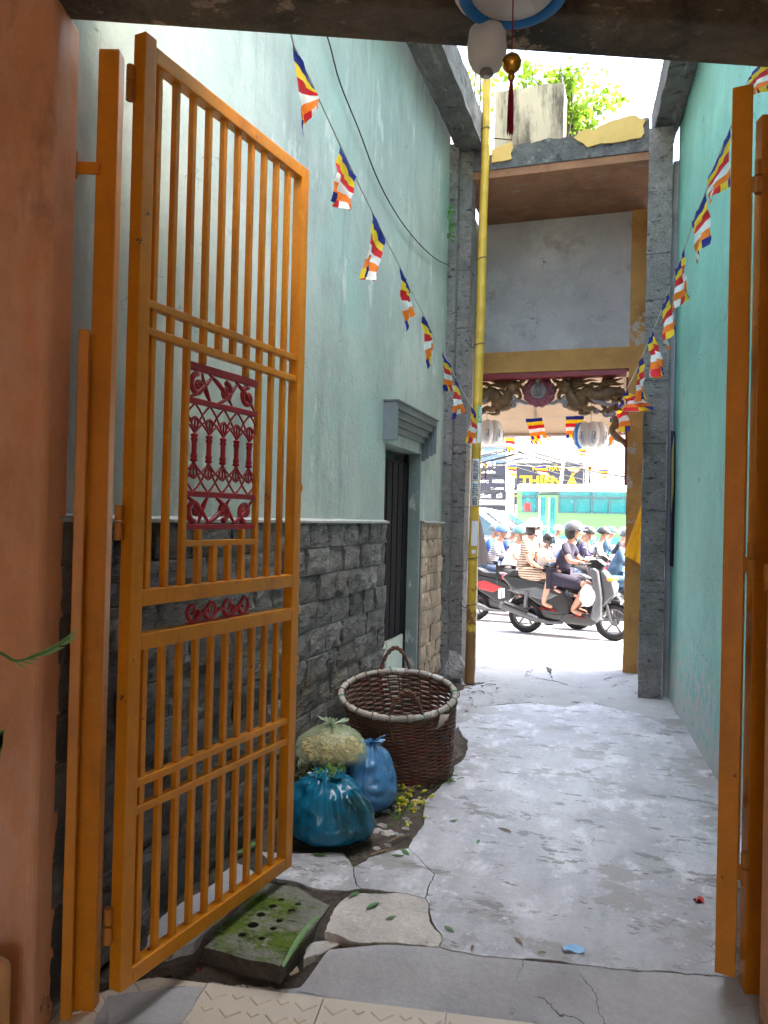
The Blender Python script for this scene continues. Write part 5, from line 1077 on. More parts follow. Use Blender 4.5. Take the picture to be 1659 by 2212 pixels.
def words(rt, s, px, py, wpx, hpx, m, yy=YB-.27, bold=.02):
    p = PY(px, py, yy); k_ = yy*1.02/1640; return text(s, hpx*k_*1.38, p, (1, 0, 0), (0, 0, 1), m, rt, width=wpx*k_*.98, bold=bold, ext=.01)
board(s1, 1032, 968, 1091, 1000, 'glass_blue'); words(s1, 'ĐIỆN THOẠI DI ĐỘNG', 1034, 981, 56, 6, 'sign_white'); 
board(s1, 1032, 1001, 1091, 1028, 'sign_dark'); words(s1, 'FRI', 1037, 1010, 32, 13, 'sign_white'); words(s1, 'mobile', 1036, 1022, 34, 6, 'sign_white')
board(s1, 1032, 1030, 1091, 1060, 'sign_dark'); words(s1, 'HTC', 1037, 1043, 18, 6, 'sign_white'); words(s1, 'NOKIA', 1064, 1043, 25, 7, 'sign_white'); words(s1, 'ĐT: 0903.838', 1060, 1057, 28, 4, 'sign_white')
board(s1, 1032, 1063, 1110, 1078, 'shop_dark'); words(s1, 'HÀNG', 1034, 1075, 26, 8, 'sign_white'); words(s1, 'CŨ', 1072, 1075, 12, 8, 'sign_white')
board(s1, 1032, 1080, 1092, 1090, 'sign_white'); words(s1, 'BÁN TRẢ GÓP', 1034, 1087, 38, 5, 'sign_red')
board(s1, 1093, 1000, 1111, 1062, 'facade_white'); build(G().bb(PY(1032, 1092, YB-.1), PY(1110, 1120, YB-.05)), 'shop_front', 'shop_dark', s1)
board(s2, 1116, 1003, 1259, 1052, 'sign_dark'); words(s2, 'NỘI THẤT', 1150, 1016, 60, 8, 'sign_yellow', bold=.03); words(s2, 'THIÊN Á', 1123, 1048, 122, 20, 'sign_yellow', bold=.04)
board(s2, 1105, 1052, 1135, 1090, 'sign_dark'); words(s2, 'SÀI GÒN', 1108, 1064, 24, 4, 'sign_white'); words(s2, 'SOFA', 1110, 1073, 18, 4, 'sign_yellow')
build(G().bb(PY(1137, 1092, YB-.1), PY(1255, 1125, YB-.05)), 'shop_front', 'shop_dark', s2)
# electric poles and the tangle of cables
for px, yy, hh in ((1101, 30.0, 9.0), (1277, 31.0, 8.0)):
    p = PY(px, 1100, yy); rt = root('electric_pole', V((p.x, yy, -.06)), f'pale concrete electric pole standing before the {"dark phone shop" if px < 1200 else "low white shop house"}', 'pole', 'electric poles')
    build(G().tube([V((p.x, yy, -.06)), V((p.x, yy, hh))], [.17, .11], 10), 'shaft', 'facade_white', rt, smooth=True)
    for z in (3.9, 4.5): build(G().bb((p.x-.7, yy-.08, z), (p.x+.7, yy+.0, z+.1)), 'cross_arm', 'steel', rt)
    for k_ in range(3): build(G().lathe([(.06, 0), (.28, .02), (.3, .06), (.05, .1)], V((p.x-.4+.4*k_, yy-.2, 4.2)), 10), 'insulator', 'steel', rt)
rc = random.Random(9)
for i in range(9):
    z0 = 2.9+rc.uniform(0, 1.9); z1 = z0+rc.uniform(-.8, .5); yy = 29.6+rc.uniform(-.4, .4)
    P = [V((-16+i*.1+34*t, yy, z0+(z1-z0)*t-1.0*sin(pi*((t*3) % 1)))) for t in [k/36 for k in range(37)]]
    build(G().tube(P, .020, 5), 'overhead_cable', 'black_cable', label='sagging black overhead cable strung along the far side of the street', cat='cable', group='overhead cables')
a, b = PY(1212, 1044, 27.5), PY(1219, 976, 27.5)
build(G().tube([V((a.x, a.y, -.06)), a, b], .05, 6), 'leaning_rod', 'facade_white', label='thin leaning white rod rising above the bus roof', cat='rod')

# the green bus
mat('bus_green', (.09, .33, .075), var=.05, scale=1, rough=.3, bump=0, coat=.3); mat('bus_white', (.78, .80, .76), rough=.3, bump=0); mat('bus_teal', (.04, .45, .36), rough=.3, bump=0); mat('bus_glass', (.025, .17, .17), rough=.08, bump=0, alpha=.75); mat('rubber', (.007, .007, .0075), rough=.8, bump=.2); mat('bus_dark', (.05, .07, .08), rough=.4, bump=0)
YBus = 25.5; bx0 = PY(1117, 1100, YBus).x; bzt = PY(1180, 1045, YBus).z; bL = 10.5
bus = root('city_bus', V((bx0+bL/2, YBus+1.2, -.055)), 'light green city bus with white roof and large windows crossing behind the riders', 'bus')
prof_b = [(0, .35), (2.4, .35), (2.4, bzt-.25), (2.3, bzt-.06), (2.1, bzt), (.3, bzt), (.1, bzt-.06), (0, bzt-.25)]
sill = PY(1250, 1107, YBus).z; wt = PY(1250, 1062, YBus).z
g = G().prism([(0, .35), (2.4, .35), (2.4, sill), (0, sill)], lambda a, b, t: V((t, YBus+a, b)), bx0, bx0+bL); build(g, 'body', 'bus_green', bus, bevel=.04)
build(G().prism([(.02, wt), (2.38, wt), (2.38, bzt-.2), (2.2, bzt-.02), (2.0, bzt), (.4, bzt), (.2, bzt-.02), (.02, bzt-.2)], lambda a, b, t: V((t, YBus+a, b)), bx0-.02, bx0+bL), 'roof', 'bus_white', bus, bevel=.03)
xs = [PY(p, 1090, YBus).x for p in (1117, 1127, 1159, 1163, 1205, 1209, 1277, 1280, 1354, 1358, 1430, 1434, 1510)]
for i in (0, 2, 4, 6, 8, 10):
    build(G().bb((xs[i], YBus-.01, sill), (xs[i+1], YBus+.06, wt)), 'window_post', 'bus_green' if i == 0 else 'bus_dark', bus)
for i in (1, 5, 7, 9, 11):
    wn = build(G().bb((xs[i], YBus+.02, sill), (xs[i+1], YBus+.035, wt)), 'window', 'bus_glass', bus)
    build(G().bb((xs[i], YBus-.012, sill-.04), (xs[i+1], YBus+.05, sill)), 'sill', 'bus_dark', wn); zz_ = PY(1250, 1074, YBus).z
    build(G().bb((xs[i], YBus-.012, zz_-.02), (xs[i+1], YBus+.05, zz_+.02)), 'glazing_bar', 'bus_dark', wn)
    if i > 1: xm = (xs[i]+xs[i+1])/2; build(G().bb((xm-.02, YBus-.008, sill), (xm+.02, YBus+.04, zz_-.02)), 'glazing_bar', 'bus_dark', wn)
dd0 = build(G().bb((xs[3], YBus-.03, .4), (xs[4], YBus+.02, PY(1180, 1070, YBus).z)), 'door', 'bus_green', bus)
for k_ in range(2):
    w_ = (xs[4]-xs[3])/2; build(G().bb((xs[3]+w_*k_+.08, YBus-.045, .7), (xs[3]+w_*(k_+1)-.08, YBus-.031, PY(1180, 1074, YBus).z)), 'pane', 'bus_glass', dd0, bevel=.05)
    build(G().bb((xs[3]+w_*k_+.02, YBus-.05, .45), (xs[3]+w_*k_+.06, YBus-.03, 2.3)), 'door_edge', 'bus_white', dd0)
build(G().bb((bx0, YBus-.015, .62), (bx0+bL, YBus, .82)), 'stripe', 'bus_white', bus); build(G().bb((xs[5], YBus-.015, .84), (bx0+bL, YBus-.001, 1.05)), 'stripe', 'bus_teal', bus); build(G().bb((xs[5], YBus-.015, .36), (bx0+bL, YBus-.001, .58)), 'stripe', 'bus_teal', bus)
build(G().bb((bx0+.1, YBus+2.3, sill), (bx0+bL-.1, YBus+2.36, wt)), 'far_windows', 'bus_glass', bus)
for x in (bx0+2.4, bx0+8.0):
    for yy in (YBus+.02, YBus+2.1):
        wh = build(G().tube([V((x, yy, .42)), V((x, yy+.28, .42))], .47, 24), 'wheel', 'rubber', bus); build(G().tube([V((x, yy-.012, .42)), V((x, yy, .42))], .26, 16), 'rim', 'steel', wh)
for k_ in range(5):
    x = xs[5]+.5+k_*.75; build(G().bb((x, YBus+.6, .9), (x+.12, YBus+1.4, sill+.35)), 'seat', 'bus_teal', bus)
def seated_head(x, y, z, m):
    rt = root('person', V((x, y, z-.9)), 'passenger in dark clothes seated by the rear bus window' if x > xs[6] else 'passenger in green clothes seated by the middle bus window', 'person', 'bus passengers')
    g = G().lathe([(.10, -.75), (.20, -.55), (.22, -.35), (.20, -.22), (.07, -.16), (.06, -.10), (.085, -.06), (.10, .02), (.09, .10), (.04, .15), (.001, .155)], V((x, y, z)), 12); build(g, 'body', m, rt, smooth=True)
seated_head((xs[5]+xs[6])/2-.6, YBus+.4, sill+.42, mat('passenger_green', (.04, .25, .20), bump=0)); seated_head((xs[7]+xs[8])/2+.3, YBus+.4, sill+.42, mat('passenger_dark', (.04, .05, .06), bump=0))
# ticket sticker on front window: red car photo strip
build(G().bb((xs[1]+.1, YBus+.0, sill+.02), (xs[2]-.2, YBus+.012, sill+.28)), 'window_sticker', 'sign_red', bus)

# cars
mat('car_silver', (.32, .33, .35), rough=.25, metal=.5, bump=0, coat=.5); mat('car_white', (.75, .76, .77), rough=.25, bump=0, coat=.5); mat('car_glass', (.03, .06, .08), rough=.06, bump=0); mat('lamp_amber', (.8, .25, .02), bump=0); mat('lamp_red', (.5, .01, .02), rough=.3, bump=0)
def car(x_front, y, h, m, lab):
    k_ = h/1.75; rt = root('parked_car', V((x_front-2.2*k_, y, -.055)), lab, 'car', rz=0); X = lambda x: x_front-x*k_; Z = lambda z: -.055+z*k_
    low = [(0, .45), (.03, .85), (.35, 1.0), (1.25, 1.12), (4.3, 1.15), (4.45, .9), (4.45, .4), (3.9, .30), (.5, .30)]
    up_ = [(1.15, 1.10), (1.95, 1.68), (2.3, 1.75), (3.6, 1.74), (4.1, 1.60), (4.35, 1.13)]
    b_ = build(G().prism([(X(a), Z(b)) for a, b in low], lambda a, b, t: V((a, t, b)), y-.9*k_, y+.9*k_), 'body', m, rt, bevel=.06, seg=3)
    g = G(); n = len(up_); vs = []
    for s_ in (-1, 1):
        for a, b in up_: wdt = .86-.22*(b-1.1)/.65; vs.append(V((X(a), y+s_*wdt*k_, Z(b))))
    g.add(vs, [tuple(range(n)), tuple(range(2*n-1, n-1, -1))]+[(i, i+n, (i+1)+n, i+1) for i in range(n-1)]+[(n-1, 2*n-1, n, 0)]); cb_ = build(g, 'cabin', m, rt, bevel=.05, seg=3)
    def win(poly, nm):
        g = G(); vs = [V((X(a), y-(.86-.22*(b-1.1)/.65)*k_-.012, Z(b))) for a, b in poly]; n = len(vs); vs += [v+V((0, .02, 0)) for v in vs]
        g.add(vs, [tuple(range(n)), tuple(range(2*n-1, n-1, -1))]+[(i, (i+1) % n, (i+1) % n+n, i+n) for i in range(n)]); build(g, nm, 'car_glass', cb_)
    win([(1.38, 1.17), (2.02, 1.63), (2.55, 1.68), (2.55, 1.17)], 'window'); win([(2.65, 1.17), (2.65, 1.68), (3.45, 1.67), (3.45, 1.17)], 'window'); win([(3.55, 1.17), (3.55, 1.66), (3.95, 1.58), (4.15, 1.2)], 'window')
    g = G().grid(lambda u, v: V((X(1.13+.80*v-.02), y+(u-.5)*2*(.78-.18*v)*k_, Z(1.12+.56*v+.02))), 2, 2); build(g, 'windscreen', 'car_glass', cb_)
    for a in (.85, 3.65):
        for s_ in (-1, 1):
            yy = y+s_*.80*k_; wh = build(G().tube([V((X(a), yy-.11, Z(.33))), V((X(a), yy+.11, Z(.33)))], .33*k_, 24), 'wheel', 'rubber', rt); build(G().tube([V((X(a), yy+s_*.112, Z(.33))), V((X(a), yy+s_*.125, Z(.33)))], .2*k_, 14), 'rim', 'steel', wh)
    for s_ in (-1, 1):
        build(G().blob(V((X(.12), y+s_*.68*k_, Z(.80))), (.10, .16, .08), 8, 6), 'headlight', 'lantern_white', rt, smooth=True); build(G().blob(V((X(4.42), y+s_*.72*k_, Z(.98))), (.05, .12, .12), 8, 6), 'tail_light', 'lamp_red', rt, smooth=True)
    build(G().blob(V((X(1.35), y-.98*k_, Z(1.15))), (.09, .07, .07), 8, 6), 'mirror', m, rt, smooth=True)
    build(G().bb((X(1.9), y-.915*k_, Z(.93)), (X(1.75), y-.902*k_, Z(.97))), 'door_handle', 'steel', rt)
yc = 16.5; car(PY(1203, 1150, yc).x+.55, yc, PY(1080, 1092, yc).z+.055, 'car_silver', 'silver car with raked windscreen standing in the traffic behind the riders')
yc = 20.0; car(PY(1235, 1150, yc).x+.3, yc, PY(1150, 1101, yc).z+.055, 'car_white', 'white car farther back in the traffic behind the silver car')
# ------------------------------------------------------------ scooters and riders
mat('scooter_black', (.006, .006, .007), rough=.28, bump=0, coat=.4); mat('scooter_grey', (.10, .105, .115), rough=.28, metal=.3, bump=0, coat=.4); mat('scooter_red', (.35, .015, .02), rough=.28, bump=0, coat=.4); mat('scooter_blue', (.03, .10, .32), rough=.28, bump=0, coat=.4); mat('scooter_white', (.70, .70, .70), rough=.28, bump=0, coat=.4)
mat('seat_vinyl', (.008, .008, .009), rough=.55, bump=.3, bscale=120); mat('alloy', (.09, .09, .10), rough=.35, metal=.4, bump=0); mat('chrome', (.7, .7, .72), rough=.15, metal=1, bump=0); mat('lens', (.7, .72, .74), rough=.1, bump=0)
mat('skin', (.36, .18, .115), var=.06, scale=20, rough=.5, bump=.1); mat('skin_pale', (.42, .24, .165), var=.06, scale=20, rough=.5, bump=.1)
def sp(poly, w, y=0.0, g=None):
    g = g or G(); return g.prism(poly, lambda a, b, t: V((a, y+t, b)), -w/2, w/2)
WR = .262; WB = 1.27
def make_scooter(m_main, m_front, lab):
    rt = root('motor_scooter', (0, 0, 0), lab, 'scooter', 'scooters in the street traffic'); B = lambda g, n, m, p=rt, **k: build(g, n, m, p, local=True, **k)
    for x in (-WB/2, WB/2):
        rim = G().lathe([(.165, -.03), (.185, -.035), (.19, 0), (.185, .035), (.165, .03), (.172, 0), (.165, -.03)], (x, 0, WR), 28, V((0, 1, 0)), cap=False)
        rim.tube([V((x, -.05, WR)), V((x, .05, WR))], .045, 12)
        for s in range(5):
            t = s*2*pi/5+.3; rim.bar(V((x, 0, WR)), V((x+.175*cos(t), 0, WR+.175*sin(t))), .03, .022, up=(0, 1, 0))
        wl = B(rim, 'wheel', 'alloy'); B(G().tube([V((x+(WR-.042)*cos(t*2*pi/32), 0, WR+(WR-.042)*sin(t*2*pi/32))) for t in range(32)], .045, 8, closed=True), 'tyre', 'rubber', wl, smooth=True)
        B(G().tube([V((x, .058, WR)), V((x, .064, WR))], .07, 18), 'brake_disc', 'alloy', wl)
    B(sp([(-.98, .80), (-.92, .86), (-.55, .80), (-.08, .70), (.03, .52), (.06, .34), (-.20, .30), (-.36, .40), (-.62, .55), (-.85, .66)], .25), 'body_panel', m_main, bevel=.03, seg=3)
    B(sp([(-.90, .62), (-.45, .70), (-.12, .60), (-.30, .50), (-.60, .56)], .27), 'side_trim', m_front, bevel=.015)
    B(sp([(-.90, .86), (-.80, .92), (-.55, .90), (-.42, .84), (-.12, .83), (.02, .75), (-.05, .70), (-.55, .80), (-.92, .85)], .27), 'seat', 'seat_vinyl', bevel=.035, seg=3)
    B(sp([(-.02, .34), (.40, .32), (.46, .26), (.36, .19), (-.12, .21)], .32), 'footboard', m_main, bevel=.02)
    B(sp([(.34, .30), (.44, .24), (.50, .34), (.50, .62), (.44, .98), (.36, 1.02), (.33, .96), (.40, .62)], .36), 'leg_shield', m_front, bevel=.03, seg=3)
    B(sp([(.46, .40), (.60, .58), (.68, .66), (.64, .80), (.52, .98), (.44, 1.0), (.50, .62)], .24), 'front_cover', m_front, bevel=.05, seg=3)
    B(sp([(.26, 1.03), (.34, 1.00), (.48, .99), (.53, 1.05), (.42, 1.13), (.30, 1.12)], .22), 'handlebar_cover', m_main, bevel=.03, seg=3)
    B(G().tube(crv([(.22, -.36, 1.07), (.30, -.2, 1.07), (.34, 0, 1.06), (.30, .2, 1.07), (.22, .36, 1.07)], 4), .014, 8), 'handlebar', 'rubber')
    for s in (-1, 1):
        B(G().tube([(.24, s*.25, 1.08), (.30, s*.30, 1.22), (.30, s*.32, 1.25)], .007, 6), 'mirror_stalk', 'rubber'); B(G().blob((.30, s*.33, 1.28), (.02, .06, .04), 10, 6), 'mirror', 'scooter_black', smooth=True)
        B(G().tube([(.47, s*.085, .78), (WB/2-.02, s*.085, WR)], .022, 8), 'fork', 'alloy')
        B(G().blob((.60, s*.10, .86), (.07, .035, .03), 8, 6), 'indicator', 'lamp_amber', smooth=True)
        B(G().tube([(-WB/2, s*.12, WR+.02), (-.58, s*.13, .62)], .03, 10), 'shock_absorber', 'alloy')
    B(G().blob((.63, 0, .76), (.06, .11, .08), 10, 8), 'headlight', 'lens', smooth=True); B(G().blob((-.97, 0, .80), (.04, .10, .045), 10, 6), 'tail_light', 'lamp_red', smooth=True)
    g = G(); g.grid(lambda u, v: V((WB/2+.305*cos(.15+2.5*u), (v-.5)*.13, WR+.305*sin(.15+2.5*u)+.0)), 14, 3); B(g, 'front_fender', m_main, smooth=True)
    g = G(); g.grid(lambda u, v: V((-WB/2+.31*cos(1.2+1.9*u), (v-.5)*.14, WR+.31*sin(1.2+1.9*u))), 12, 3); B(g, 'rear_fender', 'scooter_black', smooth=True)
    B(sp([(-.78, .22), (-.30, .18), (-.05, .20), (-.05, .34), (-.35, .40), (-.62, .36), (-.78, .34)], .16, .05), 'engine', 'scooter_black', bevel=.02)
    B(G().tube(crv([(-.05, -.12, .20), (-.30, -.14, .20), (-.50, -.15, .25), (-.98, -.16, .40)], 4), [.022]*4+[.03]*3+[.055]*5+[.05], 12), 'exhaust', 'alloy'); B(G().tube([(-.56, -.155, .30), (-.92, -.165, .41)], .062, 10), 'heat_shield', 'scooter_black')
    B(sp([(-1.04, .62), (-1.00, .62), (-1.0, .48), (-1.04, .48)], .17), 'number_plate', 'sign_white')
    B(G().tube([(-.98, -.10, .84), (-1.06, 0, .86), (-.98, .10, .84)], .013, 6), 'grab_rail', 'alloy')
    return rt
SCALE = .90
def put(rt, x, y, rz=0.0, s=SCALE): rt.location = (x, y, -.055); rt.rotation_euler = (0, 0, rz); rt.scale = (s, s, s); return rt
def skin_obj(name, J, E, m, parent, rootj, sub=2):
    me = bpy.data.meshes.new(name); bm = bmesh.new(); L = bm.verts.layers.skin.verify(); vv = {}
    for k_, (co, r) in J.items():
        v = bm.verts.new(co); r = (r, r) if not isinstance(r, tuple) else r; v[L].radius = r; v[L].use_root = (k_ == rootj); vv[k_] = v
    for a, b in E: bm.edges.new((vv[a], vv[b]))
    bm.to_mesh(me); bm.free(); me.materials.append(MATS[m] if isinstance(m, str) else m)
    o = bpy.data.objects.new(name, me); COL.objects.link(o); o.parent = parent
    s = o.modifiers.new('skin', 'SKIN'); s.use_smooth_shade = True; s.branch_smoothing = .4; b = o.modifiers.new('sub', 'SUBSURF'); b.levels = sub; b.render_levels = sub
    return o
def ik(hip, ank, l1, l2):
    d = V((ank[0]-hip[0], 0, ank[2]-hip[2])); L = min(d.length, (l1+l2)*.995); a = (l1*l1-l2*l2+L*L)/(2*L); h = sqrt(max(0, l1*l1-a*a)); u = d.normalized(); n = V((u.z, 0, -u.x)); n = -n if n.x < 0 else n
    return V(hip)+u*a+n*h+V((0, (ank[1]-hip[1])*.5, 0))
def rider(label, hip=(-.12, .80), hand=(.24, 1.09), foot=(.24, .36), lean=.28, skin_m='skin', shirt='white', shirt_sleeve='short', legs='long', leg_m='jeans', helmet='helmet_black', full=False, k=1.0, mask=False, shoe=None, hair=None, detail=False, spread=.28, foot_y=.13, dress=None, group='riders in the street traffic', visor=True):
    rt = root('person', (0, 0, 0), label, 'person', group); hx, hz = hip
    P = V((hx, 0, hz+.06)); S = V((hx+.03+lean*.22, 0, hz+.28*k)); C = V((hx+.02+lean*.46, 0, hz+.46*k)); N = V((hx+.04+lean*.60, 0, hz+.585*k)); Hh = V((N.x+.035, 0, N.z+.09*k)); Ht = V((Hh.x+.015, 0, Hh.z+.09*k))
    J = {'p': (P, (.135*k, .115*k)), 's': (S, (.125*k, .10*k)), 'c': (C, (.145*k, .105*k)), 'n0': (C.lerp(N, .65), .075*k), 'n': (N, .05*k), 'j': (Hh+V((.005, 0, -.02*k)), .072*k), 'h': (Hh+V((.005, 0, .045*k)), .092*k), 't': (Ht+V((-.005, 0, .03*k)), .07*k), 'ns0': (Hh+V((.085*k, 0, .012*k)), .022*k), 'ns': (Hh+V((.112*k, 0, -.008*k)), .013*k)}
    E = [('p', 's'), ('s', 'c'), ('c', 'n0'), ('n0', 'n'), ('n', 'j'), ('j', 'h'), ('h', 't'), ('h', 'ns0'), ('ns0', 'ns')]
    shl = {}; leg = {}
    for s, q in ((-1, 'r'), (1, 'l')):
        sh = C+V((.0, s*.155*k, .055*k)); hd = V((hand[0], s*spread*k, hand[1])); el = sh.lerp(hd, .5)+V((-.03, s*.06*k, -.10*k)); wr = el.lerp(hd, .86)
        J.update({'sh'+q: (sh, .062*k), 'el'+q: (el, .043*k), 'wr'+q: (wr, .030*k), 'hd'+q: (hd, (.040*k, .022*k))}); E += [('c', 'sh'+q), ('sh'+q, 'el'+q), ('el'+q, 'wr'+q), ('wr'+q, 'hd'+q)]
        if detail:
            for f_ in range(4):
                kn = hd+V((.035, s*(-.028+.018*f_)*1.0, .012)); tp_ = kn+V((.022, 0, -.03)); J['f%s%d' % (q, f_)] = (kn, .0095); J['g%s%d' % (q, f_)] = (tp_, .008); E += [('hd'+q, 'f%s%d' % (q, f_)), ('f%s%d' % (q, f_), 'g%s%d' % (q, f_))]
            J['th'+q] = (hd+V((.012, -s*.045, -.012)), .0105); E.append(('hd'+q, 'th'+q))
        hp = V((hx+.02, s*.085*k, hz+.03)); an = V((foot[0]-.08, s*foot_y, foot[1]+.06)); kn = ik(hp, an, .43*k, .42*k); toe = an+V((.15*k, s*.02, -.045))
        J.update({'hp'+q: (hp, .098*k), 'kn'+q: (kn, .066*k), 'cf'+q: (kn.lerp(an, .35), .056*k), 'an'+q: (an, .040*k), 'to'+q: (toe, (.040*k, .025*k))}); E += [('p', 'hp'+q), ('hp'+q, 'kn'+q), ('kn'+q, 'cf'+q), ('cf'+q, 'an'+q), ('an'+q, 'to'+q)]
        shl[q] = (sh, el, wr); leg[q] = (hp, kn, an, toe)
    skin_obj('body', J, E, skin_m, rt, 'p')
    cl = lambda r, d: (r[0]+d, r[1]+d) if isinstance(r, tuple) else r+d
    d = .032
    Js = {a: (J[a][0], cl(J[a][1], d)) for a in ('p', 's', 'c')}; Js['p'] = (P+V((-.01, 0, -.03)), (.172*k, .155*k)); Js['n0'] = (C.lerp(N, .62), .080*k); Es = [('p', 's'), ('s', 'c'), ('c', 'n0')]
    for q in 'rl':
        sh, el, wr = shl[q]; Js['sh'+q] = (sh, .080*k); Es.append(('c', 'sh'+q))
        if shirt_sleeve == 'long': Js['el'+q] = (el, .060*k); Js['wr'+q] = (wr, .045*k); Es += [('sh'+q, 'el'+q), ('el'+q, 'wr'+q)]
        elif shirt_sleeve == 'short': Js['el'+q] = (sh.lerp(el, .75), .068*k); Es.append(('sh'+q, 'el'+q))
    if dress: 
        for q in 'rl': Js['hp'+q] = (leg[q][0], .125*k); Js['kn'+q] = (leg[q][0].lerp(leg[q][1], .80), .105*k); Es += [('p', 'hp'+q), ('hp'+q, 'kn'+q)]
    skin_obj('dress' if dress else 'shirt', Js, Es, shirt, rt, 'p')
    if legs != 'none' and not dress:
        Jl = {'p': (P+V((0, 0, -.03)), (.168*k, .150*k))}; El = []
        for q in 'rl':
            hp, kn, an, toe = leg[q]; Jl['hp'+q] = (hp, .115*k); El.append(('p', 'hp'+q))
            if legs == 'short': Jl['kn'+q] = (hp.lerp(kn, .92), .092*k); El.append(('hp'+q, 'kn'+q))
            else: Jl['kn'+q] = (kn, .084*k); Jl['an'+q] = (kn.lerp(an, .92), .060*k); El += [('hp'+q, 'kn'+q), ('kn'+q, 'an'+q)]
        skin_obj('trousers', Jl, El, leg_m, rt, 'p')
    for q in 'rl':
        hp, kn, an, toe = leg[q]; dr_ = (toe-an); 
        if shoe == 'sandal':
            sl = G(); a0 = an+V((-.05, 0, -.062)); b0 = toe+V((.05, 0, -.035)); x_ = V((0, 1, 0)); sl.grid(lambda u, v: a0.lerp(b0, v)+x_*((u-.5)*(.075+.02*v)), 3, 6); sl.grid(lambda u, v: a0.lerp(b0, v)+x_*((u-.5)*(.075+.02*v))+V((0, 0, -.016)), 3, 6); sl.tube([an.lerp(toe, .5)+V((0, -.045, -.03)), an.lerp(toe, .75)+V((0, 0, .02)), an.lerp(toe, .5)+V((0, .045, -.03))], .009, 6); build(sl, 'sandal', 'sandal_red', rt, local=True)
        elif shoe: build(G().blob(an.lerp(toe, .55)+V((.015, 0, -.012)), (.125*k, .045*k, .045*k), 12, 8), 'shoe', shoe, rt, local=True, smooth=True)
    hc = Hh+V((.0, 0, .055*k)); rr_ = .128*k
    if helmet:
        lo_c = -.62 if full else -.10; g = G(); nu, nv = 18, 8
        def hf(u, v):
            th = 2*pi*u; ph = (pi*.5-lo_c*1.0)*v if not full else (pi*.5+.75)*v; dirv = V((sin(ph)*cos(th), sin(ph)*sin(th), cos(ph)))
            if full and dirv.x > .55 and dirv.z < .25: dirv = dirv.normalized()*.93
            return hc+V((dirv.x*rr_*1.12, dirv.y*rr_*.92, dirv.z*rr_*1.02+.01))
        g.grid(hf, nu, nv); h_ = build(g, 'helmet', helmet, rt, local=True, smooth=True)
        if visor and not full:
            g = G(); g.grid(lambda u, v: hc+V(((rr_*1.08+.07*v)*cos((u-.5)*1.7), (rr_*.90+.02*v)*sin((u-.5)*1.7), .028-.022*v)), 8, 2); build(g, 'peak', helmet, h_, local=True, smooth=True)
        if full: g = G(); g.grid(lambda u, v: hc+V((rr_*1.13*cos((u-.5)*1.8), rr_*.95*sin((u-.5)*1.8), .035-.09*v)), 8, 3); build(g, 'visor', 'car_glass', h_, local=True, smooth=True)
        for s in (-1, 1): build(G().tube([hc+V((.01, s*rr_*.88, -.01)), hc+V((.03, s*rr_*.62, -.09)), hc+V((.05, 0, -.155*k))], .006, 4), 'chin_strap', 'rubber', h_, local=True)
    if hair: build(G().blob(hc+V((-.035, 0, -.03)), (.10*k, .095*k, .12*k), 12, 8), 'hair', hair, rt, local=True, smooth=True)
    if mask: build(G().grid(lambda u, v: Hh+V((.012+.098*k*cos((u-.5)*2.3)+.022*(1-abs(u-.5)*2), .088*k*sin((u-.5)*2.3), .012-.075*k*v)), 8, 4), 'face_mask', mask, rt, local=True, smooth=True)
    for s in (-1, 1): build(G().blob(Hh+V((.088*k, s*.035*k, .045*k)), (.010, .014, .008), 8, 6), 'eye', 'rubber', rt, local=True, smooth=True)
    return rt
for nm, c in (('helmet_black', (.007, .007, .008)), ('helmet_white', (.42, .42, .42)), ('helmet_grey', (.07, .075, .085)), ('helmet_blue', (.035, .09, .21)), ('helmet_teal', (.06, .17, .19)), ('helmet_yellow', (.75, .42, .03))): mat(nm, c, rough=.25, bump=0, coat=.3)
mat('sandal_red', (.60, .05, .03), rough=.6); mat('navy_knit', (.012, .009, .024), var=.2, rough=.85); mat('blue_shirt', (.012, .06, .25), rough=.85); mat('blue_jacket', (.012, .10, .33), rough=.7); mat('white_shirt', (.50, .50, .51), rough=.85); mat('purple_shirt', (.025, .017, .06), rough=.85); mat('denim', (.045, .10, .17), var=.3, scale=14, rough=.9, spots=[((.14, .21, .29), 9, .56, .72)]); mat('jeans', (.022, .04, .08), var=.2, rough=.9); mat('dark_cloth', (.012, .012, .014), rough=.9); mat('mask_white', (.74, .76, .78), rough=.8); mat('mask_blue', (.25, .45, .62), rough=.8); mat('black_hair', (.012, .010, .010), rough=.5); mat('orange_bag', (.75, .28, .03), rough=.6)
def striped(name, a, b, freq, horiz=True, checks=False):
    m = bpy.data.materials.new(name); m.use_nodes = True; t = m.node_tree; p = t.nodes['Principled BSDF']; p.inputs['Roughness'].default_value = .85
    tc = _n(t, 'ShaderNodeTexCoord'); wv = _n(t, 'ShaderNodeTexWave', wave_type='BANDS', bands_direction='Z'); wv.inputs['Scale'].default_value = freq; wv.inputs['Distortion'].default_value = 1.5; wv.inputs['Detail'].default_value = 2
    t.links.new(tc.outputs['Object'], wv.inputs['Vector']); rp = _n(t, 'ShaderNodeValToRGB'); rp.color_ramp.elements[0].position = .42; rp.color_ramp.elements[1].position = .58; rp.color_ramp.elements[0].color = a+(1,); rp.color_ramp.elements[1].color = b+(1,)
    t.links.new(wv.outputs['Fac'], rp.inputs[0]); t.links.new(rp.outputs[0], p.inputs['Base Color']); MATS[name] = m
striped('brown_stripes', (.17, .085, .04), (.46, .40, .33), 9); striped('plaid', (.09, .09, .12), (.38, .38, .38), 8)

